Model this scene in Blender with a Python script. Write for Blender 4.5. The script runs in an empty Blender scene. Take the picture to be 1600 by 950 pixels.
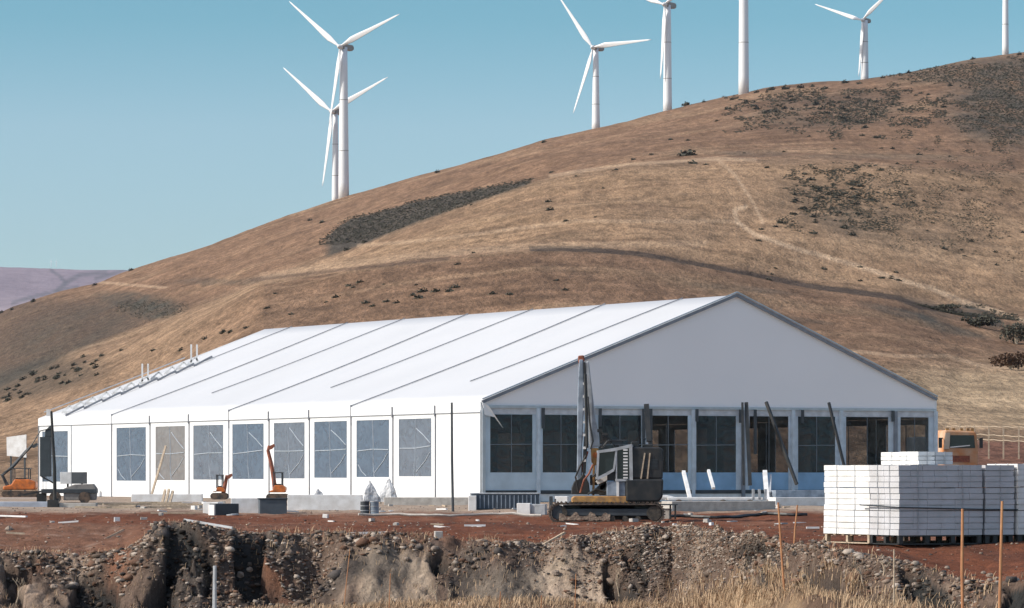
import bpy, math, random
import numpy as np
from mathutils import Vector, Matrix

# ---------------------------------------------------------------- camera, sky, sun, exposure
S = bpy.context.scene
COL = S.collection
R = math.radians
CAMZ = 1.75
F = 6000.0            # focal length in photo pixels (1600 wide) = 135 mm
HZ = 740.0            # photo row of the horizon

cd = bpy.data.cameras.new('camera')
cam = bpy.data.objects.new('camera', cd)
COL.objects.link(cam)
cam.location = (0, 0, CAMZ)
cam.rotation_euler = (R(90), 0, 0)
cd.sensor_width = 36
cd.lens = 135
cd.shift_y = (HZ - 475) / 1600
cd.clip_start = 0.5
cd.clip_end = 40000
S.camera = cam

SUN = Vector((-1, -0.27, 0)).normalized()
ELEV = R(37)
SUNV = Vector((SUN.x * math.cos(ELEV), SUN.y * math.cos(ELEV), math.sin(ELEV)))
w = bpy.data.worlds.new('World')
S.world = w
w.use_nodes = True
nt = w.node_tree
bg = nt.nodes['Background']
sky = nt.nodes.new('ShaderNodeTexSky')
sky.sky_type = 'NISHITA'
sky.sun_disc = False
sky.sun_elevation = ELEV
sky.sun_rotation = math.atan2(SUN.x, SUN.y)
sky.altitude = 300
sky.air_density = 0.8
sky.dust_density = 1.0
sky.ozone_density = 1.0
tint = nt.nodes.new('ShaderNodeMix')
tint.data_type = 'RGBA'
tint.blend_type = 'MULTIPLY'
tint.inputs[0].default_value = 1.0
# sky deepens above the pale horizon band; unseen upper sky brightened to lift shaded sides
geo = nt.nodes.new('ShaderNodeTexCoord'); sep = nt.nodes.new('ShaderNodeSeparateXYZ'); rmp = nt.nodes.new('ShaderNodeValToRGB')
nt.links.new(geo.outputs['Generated'], sep.inputs[0]); nt.links.new(sep.outputs['Z'], rmp.inputs[0]); nt.links.new(rmp.outputs[0], tint.inputs[7])
er = rmp.color_ramp
for p_, c_ in ((0., (.50, .58, .62)), (.06, (.46, .54, .55)), (.09, (.46, .545, .535)), (.118, (.31, .49, .475)), (.17, (.30, .48, .47)), (.40, (1.3, 1.1, .9)), (1., (1.3, 1.1, .9))):
    e_ = er.elements[0] if p_ == 0. else (er.elements[-1] if p_ == 1. else er.elements.new(p_))
    e_.color = (*c_, 1)
nt.links.new(sky.outputs[0], tint.inputs[6])
nt.links.new(tint.outputs[2], bg.inputs[0])
bg.inputs[1].default_value = 0.15
sl = bpy.data.lights.new('sun', 'SUN')
sl.energy = 2.8
sl.angle = R(0.5)
sl.color = (1.0, 0.95, 0.86)
so = bpy.data.objects.new('sun', sl)
so.rotation_euler = SUNV.to_track_quat('Z', 'Y').to_euler()
so.location = (-60, 0, 80)
COL.objects.link(so)
S.view_settings.view_transform = 'Standard'
S.view_settings.look = 'None'
S.view_settings.exposure = 0.68
S.view_settings.gamma = 1
S.view_settings.use_curve_mapping = False
S.render.engine = 'CYCLES'
S.cycles.max_bounces = 6
S.cycles.transparent_max_bounces = 12
S.cycles.volume_bounces = 0

random.seed(7)
rng = np.random.default_rng(7)

# ---------------------------------------------------------------- noise
def _hash(ix, iy, seed):
    h = (ix.astype(np.int64) * 374761393 + iy.astype(np.int64) * 668265263 + seed * 2147483647) & 0xffffffff
    h = ((h ^ (h >> 13)) * 1274126177) & 0xffffffff
    h = h ^ (h >> 16)
    return (h & 0xffffff) / float(0xffffff)

def vnoise(x, y, seed=0):
    x = np.asarray(x, float); y = np.asarray(y, float)
    ix = np.floor(x); iy = np.floor(y)
    fx = x - ix; fy = y - iy
    fx = fx * fx * (3 - 2 * fx); fy = fy * fy * (3 - 2 * fy)
    a = _hash(ix, iy, seed); b = _hash(ix + 1, iy, seed)
    c = _hash(ix, iy + 1, seed); d = _hash(ix + 1, iy + 1, seed)
    return (a * (1 - fx) + b * fx) * (1 - fy) + (c * (1 - fx) + d * fx) * fy * 1.0

def fbm(x, y, octs=4, seed=0, gain=0.5):
    t = 0; amp = 1; tot = 0
    for o in range(octs):
        t = t + amp * (vnoise(x * 2 ** o + 17.3 * o, y * 2 ** o + 9.1 * o, seed + o) * 2 - 1)
        tot += amp; amp *= gain
    return t / tot

def ss(a, b, x):
    t = np.clip((x - a) / (b - a), 0, 1)
    return t * t * (3 - 2 * t)

# ---------------------------------------------------------------- terrain height function
def pl(pts):
    xs = [p[0] for p in pts]; ys = [p[1] for p in pts]
    return lambda x: np.interp(x, xs, ys)

S2 = pl([(-1500, 800), (-400, 640), (0, 487), (19, 478), (95, 454), (155, 440), (190, 425), (221, 415), (268, 400), (331, 380),
         (400, 355), (447, 338), (523, 314), (590, 294), (684, 267), (779, 240), (850, 218), (931, 199), (1040, 172),
         (1160, 146), (1200, 137), (1350, 123), (1450, 105), (1530, 90), (1600, 82), (2000, 60), (3100, 200)])
S1 = pl([(-1500, 820), (-300, 690), (0, 602), (126, 544), (221, 509), (284, 481), (363, 453), (400, 437), (577, 376), (621, 357),
         (716, 322), (842, 281), (900, 267), (1000, 255), (1130, 247), (1300, 250), (1600, 272), (3100, 330)])
S0 = pl([(-1500, 820), (-300, 715), (0, 650), (200, 570), (300, 508), (410, 444), (640, 407), (840, 388), (920, 390), (1000, 398),
         (1150, 425), (1260, 447), (1400, 466), (1500, 488), (1600, 500), (3100, 560)])
S3 = pl([(-2500, 470), (-400, 430), (0, 412), (60, 414), (130, 417), (260, 418), (600, 440), (3100, 440)])
K1 = pl([(-1500, 760), (0, 712), (400, 690), (1400, 660), (1500, 667), (1600, 669), (3100, 670)])
K0 = pl([(-1500, 778), (1300, 773), (1463, 756), (1600, 733), (3100, 725)])

_px = np.arange(-2500, 4101, 8.0)
_D = np.geomspace(236, 9500, 620)
_lD = np.log(_D)
_T = np.zeros((len(_px), len(_D)))
for i, p in enumerate(_px):
    dip0 = 7 * np.clip((p - 380) / 80, 0, 1) * np.clip((980 - p) / 120, 0, 1)
    dip1 = 26 * np.clip((p - 60) / 120, 0, 1) * np.clip((1060 - p) / 240, 0, 1)
    k = [(238, K0(p)), (300, K1(p)), (420, K1(p) * .55 + S0(p) * .45), (600, S0(p) + 3), (640, S0(p)), (690, S0(p) + dip0 - 1),
         (960, S1(p) + 6), (1010, S1(p)), (1120, S1(p) + dip1 - 2), (1350, .5 * S1(p) + .5 * S2(p) + 4), (1640, S2(p) + 6), (1740, S2(p)), (1900, S2(p) + 12),
         (2600, max(S2(p) + 120, 600)), (4200, 610), (5200, 500), (6500, S3(p)), (7200, S3(p) + 12), (9500, 520)]
    _T[i] = np.interp(_lD, [math.log(a) for a, b in k], [b for a, b in k])
_k = np.array([0, 0, 1, 2, 3, 4, 3, 2, 1, 0, 0], float); _k /= _k.sum()
_pad = np.pad(_T, ((0, 0), (5, 5)), mode='edge')
_T = sum(_k[j] * _pad[:, j:j + _T.shape[1]] for j in range(11))

def hill_py(px, Y):
    fx = np.clip((px - _px[0]) / 8.0, 0, len(_px) - 1.001)
    fy = np.clip((np.log(np.maximum(Y, 236)) - _lD[0]) / (_lD[1] - _lD[0]), 0, len(_D) - 1.001)
    ix = fx.astype(int); iy = fy.astype(int); fx = fx - ix; fy = fy - iy
    return ((_T[ix, iy] * (1 - fx) + _T[ix + 1, iy] * fx) * (1 - fy) + (_T[ix, iy + 1] * (1 - fx) + _T[ix + 1, iy + 1] * fx) * fy)

EDGE_PY = pl([(-600, 868), (0, 866), (130, 868), (195, 860), (228, 840), (250, 818), (290, 820), (380, 834), (540, 836), (640, 840), (700, 846), (850, 850),
              (960, 835), (1060, 829), (1100, 834), (1190, 847), (1240, 856), (1290, 862), (1400, 876), (1480, 903), (1540, 914), (1600, 906), (2200, 890)])
EDGE_Y = pl([(-600, 112), (900, 112), (1050, 110), (1200, 98), (1300, 90), (1600, 82), (2200, 80)])
TOE_PY = pl([(-600, 962), (300, 960), (560, 950), (800, 940), (1060, 952), (1130, 952), (1250, 950), (1350, 958), (1450, 968), (1600, 985), (2200, 995)])
# hollows washed and dug out of the bank: (photo column, half width, depth)
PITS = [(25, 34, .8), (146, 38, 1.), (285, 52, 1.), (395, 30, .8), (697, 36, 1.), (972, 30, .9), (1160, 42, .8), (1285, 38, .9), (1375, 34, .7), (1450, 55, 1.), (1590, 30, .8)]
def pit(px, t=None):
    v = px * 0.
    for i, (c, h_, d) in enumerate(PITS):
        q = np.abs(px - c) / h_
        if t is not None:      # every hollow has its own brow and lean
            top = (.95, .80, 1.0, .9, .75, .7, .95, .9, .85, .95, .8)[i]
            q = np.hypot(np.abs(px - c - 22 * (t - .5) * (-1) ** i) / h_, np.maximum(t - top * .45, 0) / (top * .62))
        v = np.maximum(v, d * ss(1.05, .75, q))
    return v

def zpy(py, Y):
    return CAMZ - (py - HZ) / F * Y

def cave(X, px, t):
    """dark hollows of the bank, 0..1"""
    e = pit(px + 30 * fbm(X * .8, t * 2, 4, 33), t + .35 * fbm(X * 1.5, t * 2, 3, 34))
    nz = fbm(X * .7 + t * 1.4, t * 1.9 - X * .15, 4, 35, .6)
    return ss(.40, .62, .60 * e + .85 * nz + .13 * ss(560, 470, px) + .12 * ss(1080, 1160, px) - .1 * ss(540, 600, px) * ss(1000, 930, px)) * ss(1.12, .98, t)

def site_z(X, Y):
    """height of the building site, bank and foreground, for Y < 240"""
    px = 800 + F * X / np.maximum(Y, 30)
    ey = EDGE_Y(px) + 1.6 * fbm(X * .35, X * 0 + 3, 3, 11)
    ze = zpy(EDGE_PY(px), EDGE_Y(px))
    ty = ey - 3.4
    zt = zpy(TOE_PY(px), ty)
    flat = np.interp(Y, [0, 96, 140, 152, 166, 245], [0.02, 0.0, 0.0, .32, .5, .5])
    hillstart = zpy(hill_py(px, Y * 0 + 238.), 238.)
    flat = flat + (hillstart - flat) * ss(185, 238, Y) * ss(1440, 1600, px)
    flat = np.where(Y > 205, flat + (hillstart - flat) * ss(205, 238, Y), flat)
    top = ze + (flat - ze) * ss(0, 16, Y - ey)
    t = np.clip((Y - ty) / (ey - ty), 0, 1)
    # gullies running down the face, rough rock band
    gul = fbm(X * .55, Y * .18, 4, 3)
    gul2 = np.abs(fbm(X * 1.3, Y * .5, 3, 21))
    pt_ = cave(X, px, t)
    tt = np.clip(t + .45 * gul * np.sin(np.pi * np.clip(t, 0, 1)), 0, 1)
    tt = tt + (np.clip((t - .42) / .58, 0, 1) ** 1.15 - tt) * pt_
    face = zt + (ze - zt) * (tt ** 1.3 * (3 - 2 * tt) ** .6)
    face = np.minimum(face, np.maximum(ze, zt) + .1)
    rough = np.sin(np.pi * np.clip((Y - ty + 1.2) / (ey - ty + 3.0), 0, 1))
    face = face + rough * (.34 * fbm(X * 1.1, Y * .9, 4, 5, .6) - .35 * gul2 * ss(-.1, .5, gul) + .16 * np.abs(fbm(X * 3.3, Y * 2.6, 3, 25, .6)) + .07 * fbm(X * 7, Y * 5, 2, 26))
    fl = np.interp(Y, [-40, 0, 30, 60, 85, 200], [.1, .0, -.6, -1.9, -2.5, -2.6])
    # the floor meets the toe
    floor = zt + (np.minimum(fl, zt) - zt) * ss(0, 14, ty - Y)
    floor = floor + .10 * fbm(X * .5, Y * .4, 4, 8) * ss(4, 30, Y)
    z = np.where(Y >= ey, top, np.where(Y >= ty, face, floor + rough * .25 * fbm(X * 1.1, Y * .9, 4, 5, .6)))
    # left slope hummocks, ruts on the site
    lump = ss(260, 180, px) * ss(0, 4, Y - ey) * ss(30, 12, Y - ey)
    z = z + lump * (.16 * fbm(X * .8, Y * .5, 4, 31))
    z = z - .07 * (np.exp(-((Y - 128 - 3 * np.sin(X * .12)) / .9) ** 2) + np.exp(-((Y - 121 - 3 * np.sin(X * .12)) / .7) ** 2)) * ss(3, 7, Y - ey)
    z = z + .05 * fbm(X * 2.2, Y * 1.2, 3, 17, .6) * ss(1, 3, Y - ey) * ss(160, 146, Y)
    z = z + .045 * fbm(X * .8, Y * .35, 4, 9) * ss(0, 3, Y - ey) * ss(200, 150, Y)
    z = z + .10 * fbm(X * 1.6, Y * 1.2, 3, 14, .6) * ss(9, 0, Y - ey) * ss(-.5, 1, Y - ey)
    # spoil mound at the lower right and a gravel heap right of centre
    z = z + .42 * np.exp(-((X - 6.3) / 1.5) ** 2 - ((Y - (ey - 5.5)) / 2.2) ** 2) * (1 + .9 * fbm(X, Y, 3, 19))
    z = z + .12 * np.exp(-((X - 5.0) / 2.2) ** 2 - ((Y - ey + .5) / 1.6) ** 2)
    return z

def hill_z(X, Y, noise=True):
    px = 800 + F * X / Y
    z = zpy(hill_py(px, Y), Y)
    if noise:
        a = ss(238, 420, Y)
        z = z + a * 1.3 * fbm(X / 45., Y / 110., 4, 41)
        z = z + a * ss(500, 1000, Y) * 2.2 * fbm(X / 80., Y / 170., 4, 43) * ss(1740, 1500, Y)
        z = z + a * .22 * fbm(X / 6., Y / 9., 3, 47) + a * ss(350, 600, Y) * ss(1720, 1500, Y) * (1.1 * fbm(X / 26. + Y / 160., Y / 150., 3, 48) - .8 * ss(.25, .0, np.abs(fbm(X / 60. - Y / 300., Y / 400., 3, 49))))
        z = z + ss(3500, 5000, Y) * 60 * (np.abs(fbm(X / 900., Y / 1500., 4, 51)) - .25) * ss(6600, 5800, Y)
        z = z + ss(3500, 5000, Y) * 8 * fbm(X / 500., Y / 900., 4, 53)
    return z

def height(X, Y):
    X = np.atleast_1d(np.asarray(X, float)); Y = np.atleast_1d(np.asarray(Y, float))
    return np.where(Y < 238, site_z(X, np.minimum(Y, 238)), hill_z(X, np.maximum(Y, 238)))

def gz(X, Y):
    return float(height(X, Y)[0])

def g(px, Y, dz=0.0):
    X = (px - 800) / F * Y
    return Vector((X, Y, gz(X, Y) + dz))

def at(px, py, Y):
    return Vector(((px - 800) / F * Y, Y, zpy(py, Y)))

_Ds = np.concatenate([np.arange(84, 238, .25), np.geomspace(238, 1800, 1500)])
def hit(px, py):
    """point of the ground seen at a photo pixel (scan along the ray)"""
    X = (px - 800) / F * _Ds
    h = height(X, _Ds)
    idx = np.nonzero(h >= zpy(py, _Ds))[0]
    if len(idx) == 0: return None
    i = idx[0]
    return Vector((X[i], _Ds[i], h[i]))

# ---------------------------------------------------------------- materials
MATS = {}
def mat(name, col, rough=.7, metal=0., bump=0., bscale=8., var=.12, vscale=3., spec=.4, emit=None, stain=None):
    if name in MATS: return MATS[name]
    m = bpy.data.materials.new(name); m.use_nodes = True
    n = m.node_tree; b = n.nodes['Principled BSDF']; L = n.links
    b.inputs['Roughness'].default_value = rough
    b.inputs['Metallic'].default_value = metal
    b.inputs['Specular IOR Level'].default_value = spec
    tc = n.nodes.new('ShaderNodeTexCoord')
    no = n.nodes.new('ShaderNodeTexNoise'); no.inputs['Scale'].default_value = vscale; no.inputs['Detail'].default_value = 6
    L.new(tc.outputs['Object'], no.inputs['Vector'])
    cr = n.nodes.new('ShaderNodeValToRGB')
    c2 = stain or [c * (1 - 2.2 * var) for c in col]
    cr.color_ramp.elements[0].position = .3; cr.color_ramp.elements[1].position = .65
    cr.color_ramp.elements[0].color = (*c2, 1); cr.color_ramp.elements[1].color = (*col, 1)
    L.new(no.outputs['Fac'], cr.inputs[0]); L.new(cr.outputs[0], b.inputs['Base Color'])
    if bump:
        n2 = n.nodes.new('ShaderNodeTexNoise'); n2.inputs['Scale'].default_value = bscale; n2.inputs['Detail'].default_value = 5
        L.new(tc.outputs['Object'], n2.inputs['Vector'])
        bp = n.nodes.new('ShaderNodeBump'); bp.inputs['Strength'].default_value = bump; bp.inputs['Distance'].default_value = .05
        L.new(n2.outputs['Fac'], bp.inputs['Height']); L.new(bp.outputs[0], b.inputs['Normal'])
    MATS[name] = m
    return m

def ground_mat(name, scales, amp, bumpd, bscale, yst=1.0):
    m = bpy.data.materials.new(name); m.use_nodes = True
    n = m.node_tree; b = n.nodes['Principled BSDF']; L = n.links
    b.inputs['Roughness'].default_value = .95; b.inputs['Specular IOR Level'].default_value = .1
    at_ = n.nodes.new('ShaderNodeAttribute'); at_.attribute_name = 'soil'
    tc = n.nodes.new('ShaderNodeTexCoord')
    mp = n.nodes.new('ShaderNodeMapping'); mp.inputs['Scale'].default_value = (1, yst, 1)
    L.new(tc.outputs['Object'], mp.inputs['Vector'])
    cur = at_.outputs['Color']
    for sc in scales:
        no = n.nodes.new('ShaderNodeTexNoise'); no.inputs['Scale'].default_value = sc; no.inputs['Detail'].default_value = 5
        no.inputs['Roughness'].default_value = .65
        L.new(mp.outputs[0], no.inputs['Vector'])
        mr = n.nodes.new('ShaderNodeMapRange'); mr.inputs[1].default_value = .3; mr.inputs[2].default_value = .7
        mr.inputs[3].default_value = 1 - amp; mr.inputs[4].default_value = 1 + amp; mr.clamp = False
        L.new(no.outputs['Fac'], mr.inputs[0])
        mx = n.nodes.new('ShaderNodeVectorMath'); mx.operation = 'SCALE'
        L.new(cur, mx.inputs[0]); L.new(mr.outputs[0], mx.inputs['Scale'])
        cur = mx.outputs[0]
    L.new(cur, b.inputs['Base Color'])
    n2 = n.nodes.new('ShaderNodeTexNoise'); n2.inputs['Scale'].default_value = bscale; n2.inputs['Detail'].default_value = 6
    n2.inputs['Roughness'].default_value = .7
    L.new(mp.outputs[0], n2.inputs['Vector'])
    bp = n.nodes.new('ShaderNodeBump'); bp.inputs['Strength'].default_value = 1; bp.inputs['Distance'].default_value = bumpd
    L.new(n2.outputs['Fac'], bp.inputs['Height']); L.new(bp.outputs[0], b.inputs['Normal'])
    return m

# ---------------------------------------------------------------- mesh helpers
class MB:
    def __init__(s): s.v = []; s.f = []; s.m = []; s.cm = 0
    def add(s, vs, fs):
        o = len(s.v); s.v += [tuple(v) for v in vs]
        s.f += [tuple(o + i for i in f) for f in fs]; s.m += [s.cm] * len(fs); return s
    def hexa(s, p):     # 8 corners: bottom 4 ccw, top 4 ccw
        return s.add(p, [(0, 3, 2, 1), (4, 5, 6, 7), (0, 1, 5, 4), (1, 2, 6, 5), (2, 3, 7, 6), (3, 0, 4, 7)])
    def box(s, x0, x1, y0, y1, z0, z1):
        return s.hexa([(x0, y0, z0), (x1, y0, z0), (x1, y1, z0), (x0, y1, z0), (x0, y0, z1), (x1, y0, z1), (x1, y1, z1), (x0, y1, z1)])
    def bar(s, a, b, w, h=None):
        a = Vector(a); b = Vector(b); h = h or w
        d = (b - a).normalized(); up = Vector((0, 0, 1)) if abs(d.z) < .95 else Vector((0, 1, 0))
        x = d.cross(up).normalized() * w / 2; y = x.cross(d).normalized() * h / 2
        return s.hexa([a - x - y, a + x - y, a + x + y, a - x + y, b - x - y, b + x - y, b + x + y, b - x + y])
    def tube(s, pts, r, n=8, cap=True):
        pts = [Vector(p) for p in pts]; rr = r if isinstance(r, (list, tuple)) else [r] * len(pts)
        rings = []
        for i, p in enumerate(pts):
            d = (pts[min(i + 1, len(pts) - 1)] - pts[max(i - 1, 0)]).normalized()
            up = Vector((0, 0, 1)) if abs(d.z) < .95 else Vector((0, 1, 0))
            x = d.cross(up).normalized(); y = x.cross(d).normalized()
            rings.append([p + (x * math.cos(t) + y * math.sin(t)) * rr[i] for t in [2 * math.pi * k / n for k in range(n)]])
        vs = [v for r_ in rings for v in r_]
        fs = [(i * n + k, i * n + (k + 1) % n, (i + 1) * n + (k + 1) % n, (i + 1) * n + k) for i in range(len(pts) - 1) for k in range(n)]
        if cap: fs += [tuple(range(n))[::-1], tuple((len(pts) - 1) * n + k for k in range(n))]
        return s.add(vs, fs)
    def prism(s, poly, y0, y1):      # poly in (x,z), extruded along y
        n = len(poly)
        vs = [(x, y0, z) for x, z in poly] + [(x, y1, z) for x, z in poly]
        fs = [(i, (i + 1) % n, n + (i + 1) % n, n + i) for i in range(n)] + [tuple(range(n))[::-1], tuple(n + i for i in range(n))]
        return s.add(vs, fs)
    def wheel(s, x, z, r, y0, y1, n=20):
        return s.prism([(x + r * math.cos(2 * math.pi * k / n), z + r * math.sin(2 * math.pi * k / n)) for k in range(n)], y0, y1)
    def build(s, name, m, parent=None, bevel=0, smooth=False, loc=None):
        me = bpy.data.meshes.new(name); me.from_pydata(s.v, [], s.f)
        ms = m if isinstance(m, (list, tuple)) else [m]
        for q in ms: me.materials.append(q)
        if len(ms) > 1: me.polygons.foreach_set('material_index', s.m)
        if smooth: me.polygons.foreach_set('use_smooth', [True] * len(me.polygons))
        me.update()
        import bmesh
        b = bmesh.new(); b.from_mesh(me); bmesh.ops.recalc_face_normals(b, faces=b.faces); b.to_mesh(me); b.free()
        o = bpy.data.objects.new(name, me); COL.objects.link(o)
        if parent: o.parent = parent
        if loc is not None: o.location = loc
        if bevel:
            bm_ = o.modifiers.new('bevel', 'BEVEL'); bm_.width = bevel; bm_.segments = 2; bm_.limit_method = 'ANGLE'
        return o

def tag(o, label, cat, group=None):
    o['label'] = label; o['category'] = cat
    if group: o['group'] = group
    return o
def thing(name, label, cat, loc, rz=0, group=None):
    o = bpy.data.objects.new(name, None); COL.objects.link(o); o.empty_display_size = .3
    o.location = loc; o.rotation_euler = (0, 0, rz)
    return tag(o, label, cat, group)
def copy_tree(o, parent=None):
    c = o.copy(); COL.objects.link(c)
    if parent: c.parent = parent
    for ch in list(o.children): copy_tree(ch, c)
    return c
def numesh(name, V, Fc, m, col=None, smooth=False, kind=None):
    me = bpy.data.meshes.new(name)
    V = np.asarray(V, np.float32); Fc = np.asarray(Fc, np.int32); k = Fc.shape[1]
    me.vertices.add(len(V)); me.vertices.foreach_set('co', V.ravel())
    me.loops.add(Fc.size); me.loops.foreach_set('vertex_index', Fc.ravel())
    me.polygons.add(len(Fc)); me.polygons.foreach_set('loop_start', np.arange(0, Fc.size, k, dtype=np.int32))
    if smooth: me.polygons.foreach_set('use_smooth', np.ones(len(Fc), bool))
    me.update(calc_edges=True)
    if col is not None:
        a = me.color_attributes.new('soil', 'FLOAT_COLOR', 'POINT')
        c = np.ones((len(V), 4), np.float32); c[:, :3] = col
        a.data.foreach_set('color', c.ravel())
    me.materials.append(m)
    o = bpy.data.objects.new(name, me); COL.objects.link(o)
    if kind: o['kind'] = kind
    return o

# ---------------------------------------------------------------- terrain sheets
core = np.linspace(-.142, .142, 760)
side = .142 + np.cumsum(np.geomspace(.0006, .03, 46))
U = np.concatenate([-side[::-1], core, side])

def mixc(a, b, t): return a + (np.array(b) - a) * t[..., None]

def polyd(px, py, pts, wy=1.0):
    d = np.full(px.shape, 1e9)
    for (x0, y0), (x1, y1) in zip(pts[:-1], pts[1:]):
        dx, dy = x1 - x0, (y1 - y0) * wy
        t = np.clip(((px - x0) * dx + (py - y0) * wy * dy) / (dx * dx + dy * dy), 0, 1)
        d = np.minimum(d, np.hypot(px - x0 - t * dx, (py - y0) * wy - t * dy))
    return d

def ell(px, py, cx, cy, rx, ry, ang=0.):
    a = R(ang); x = px - cx; y = py - cy
    u = (x * math.cos(a) + y * math.sin(a)) / rx; v = (-x * math.sin(a) + y * math.cos(a)) / ry
    return ss(1.25, .55, np.hypot(u, v))

def sheet(name, rows, m, colf, smooth=True):
    Yg = np.array(rows)[:, None] * np.ones((1, len(U)))
    Xg = U[None, :] * (Yg + 60)
    Z = height(Xg.ravel(), Yg.ravel())
    if name == 'ground': Z = np.where(Yg.ravel() >= 237.9, hill_z(Xg.ravel(), np.maximum(Yg.ravel(), 238.)), Z)
    V = np.stack([Xg.ravel(), Yg.ravel(), Z], 1)
    nr, nc = Yg.shape
    i = np.arange(nr - 1)[:, None] * nc + np.arange(nc - 1)[None, :]
    Fc = np.stack([i, i + 1, i + nc + 1, i + nc], -1).reshape(-1, 4)
    return numesh(name, V, Fc, m, colf(V), smooth, 'structure')

def col_site(V):
    X, Y, Z = V.T
    px = 800 + F * X / np.maximum(Y, 20)
    ey = EDGE_Y(px) + 1.6 * fbm(X * .35, X * 0 + 3, 3, 11); ty = ey - 3.4
    c = np.zeros((len(X), 3)) + np.array([.165, .060, .032])
    n = fbm(X * .35, Y * .12, 4, 61); n2 = fbm(X * 2.5, Y * 1.2, 3, 62)
    c = mixc(c, [.23, .115, .075], ss(-.1, .5, n + .5 * n2) * .7)
    c = mixc(c, [.085, .040, .027], ss(.1, .5, fbm(X * 1.3, Y * .25, 4, 69)) * .6)
    c = mixc(c, [.10, .045, .032], ss(0, .7, -n) * .6)
    # wheel ruts
    rut = np.exp(-((Y - 128 - 3 * np.sin(X * .12)) / 1.1) ** 2) + np.exp(-((Y - 121 - 3 * np.sin(X * .12)) / .9) ** 2)
    c = mixc(c, [.085, .036, .024], np.clip(rut, 0, 1) * .85 * ss(-.4, .3, n2))
    # pale compacted strip by the marquee
    c = mixc(c, [.40, .32, .25], ss(146, 153, Y + 2.5 * n + 2 * n2) * .85)
    # left slope
    c = mixc(c, [.20, .105, .068], ss(280, 190, px) * ss(140, 128, Y) * .8)
    c = mixc(c, [.30, .20, .15], ss(.2, .6, n2) * ss(280, 190, px) * ss(140, 128, Y) * .6)
    # bank face
    t = (Y - ty) / 3.4
    f = ss(-.4, 0, t) * ss(1.25, .95, t + .35 * n2)
    g1 = fbm(X * .8, Y * .8, 4, 64)
    fc = np.zeros((len(X), 3)) + np.array([.125, .088, .068])
    fc = mixc(fc, [.26, .195, .15], ss(.1, .5, g1))
    pf = np.maximum(ss(545, 580, px) * ss(690, 660, px) * ss(.75, .5, t), ss(720, 750, px) * ss(980, 930, px) * ss(.55, .35, t))
    fc = mixc(fc, [.37, .29, .22], pf)
    lay = fbm(X * .25, t * 7 + X * .3, 3, 68)
    fc = fc * (1 + .30 * lay[:, None])
    fc = mixc(fc, [.22, .105, .065], ss(.1, .6, -g1) * ss(1100, 300, px))
    fc = mixc(fc, [.055, .052, .050], ss(.15, .5, fbm(X * .5, Y * .5, 3, 66)) * .7)
    fc = mixc(fc, [.026, .028, .028], cave(X, px, t) * .95)  # hollows near-black: dark soil plus the cave shade put into the colour
    fc = mixc(fc, [.055, .052, .050], ss(215, 250, px) * ss(480, 400, px) * .6 * ss(-.3, .2, g1))
    c = c + (fc - c) * f[:, None]
    # floor: dead grass soil
    fl = ss(.1, -.5, t)
    gs = np.zeros((len(X), 3)) + np.array([.34, .235, .14])
    gs = mixc(gs, [.13, .085, .06], ss(-.3, .3, fbm(X * .4, Y * .3, 4, 67)))
    c = c + (gs - c) * fl[:, None]
    # right: soil and field beyond the marquee
    c = mixc(c, [.15, .072, .050], ss(1380, 1470, px) * ss(175, 195, Y))
    c = mixc(c, [.24, .15, .10], ss(130, 60, px) * ss(185, 215, Y))
    return c

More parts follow.
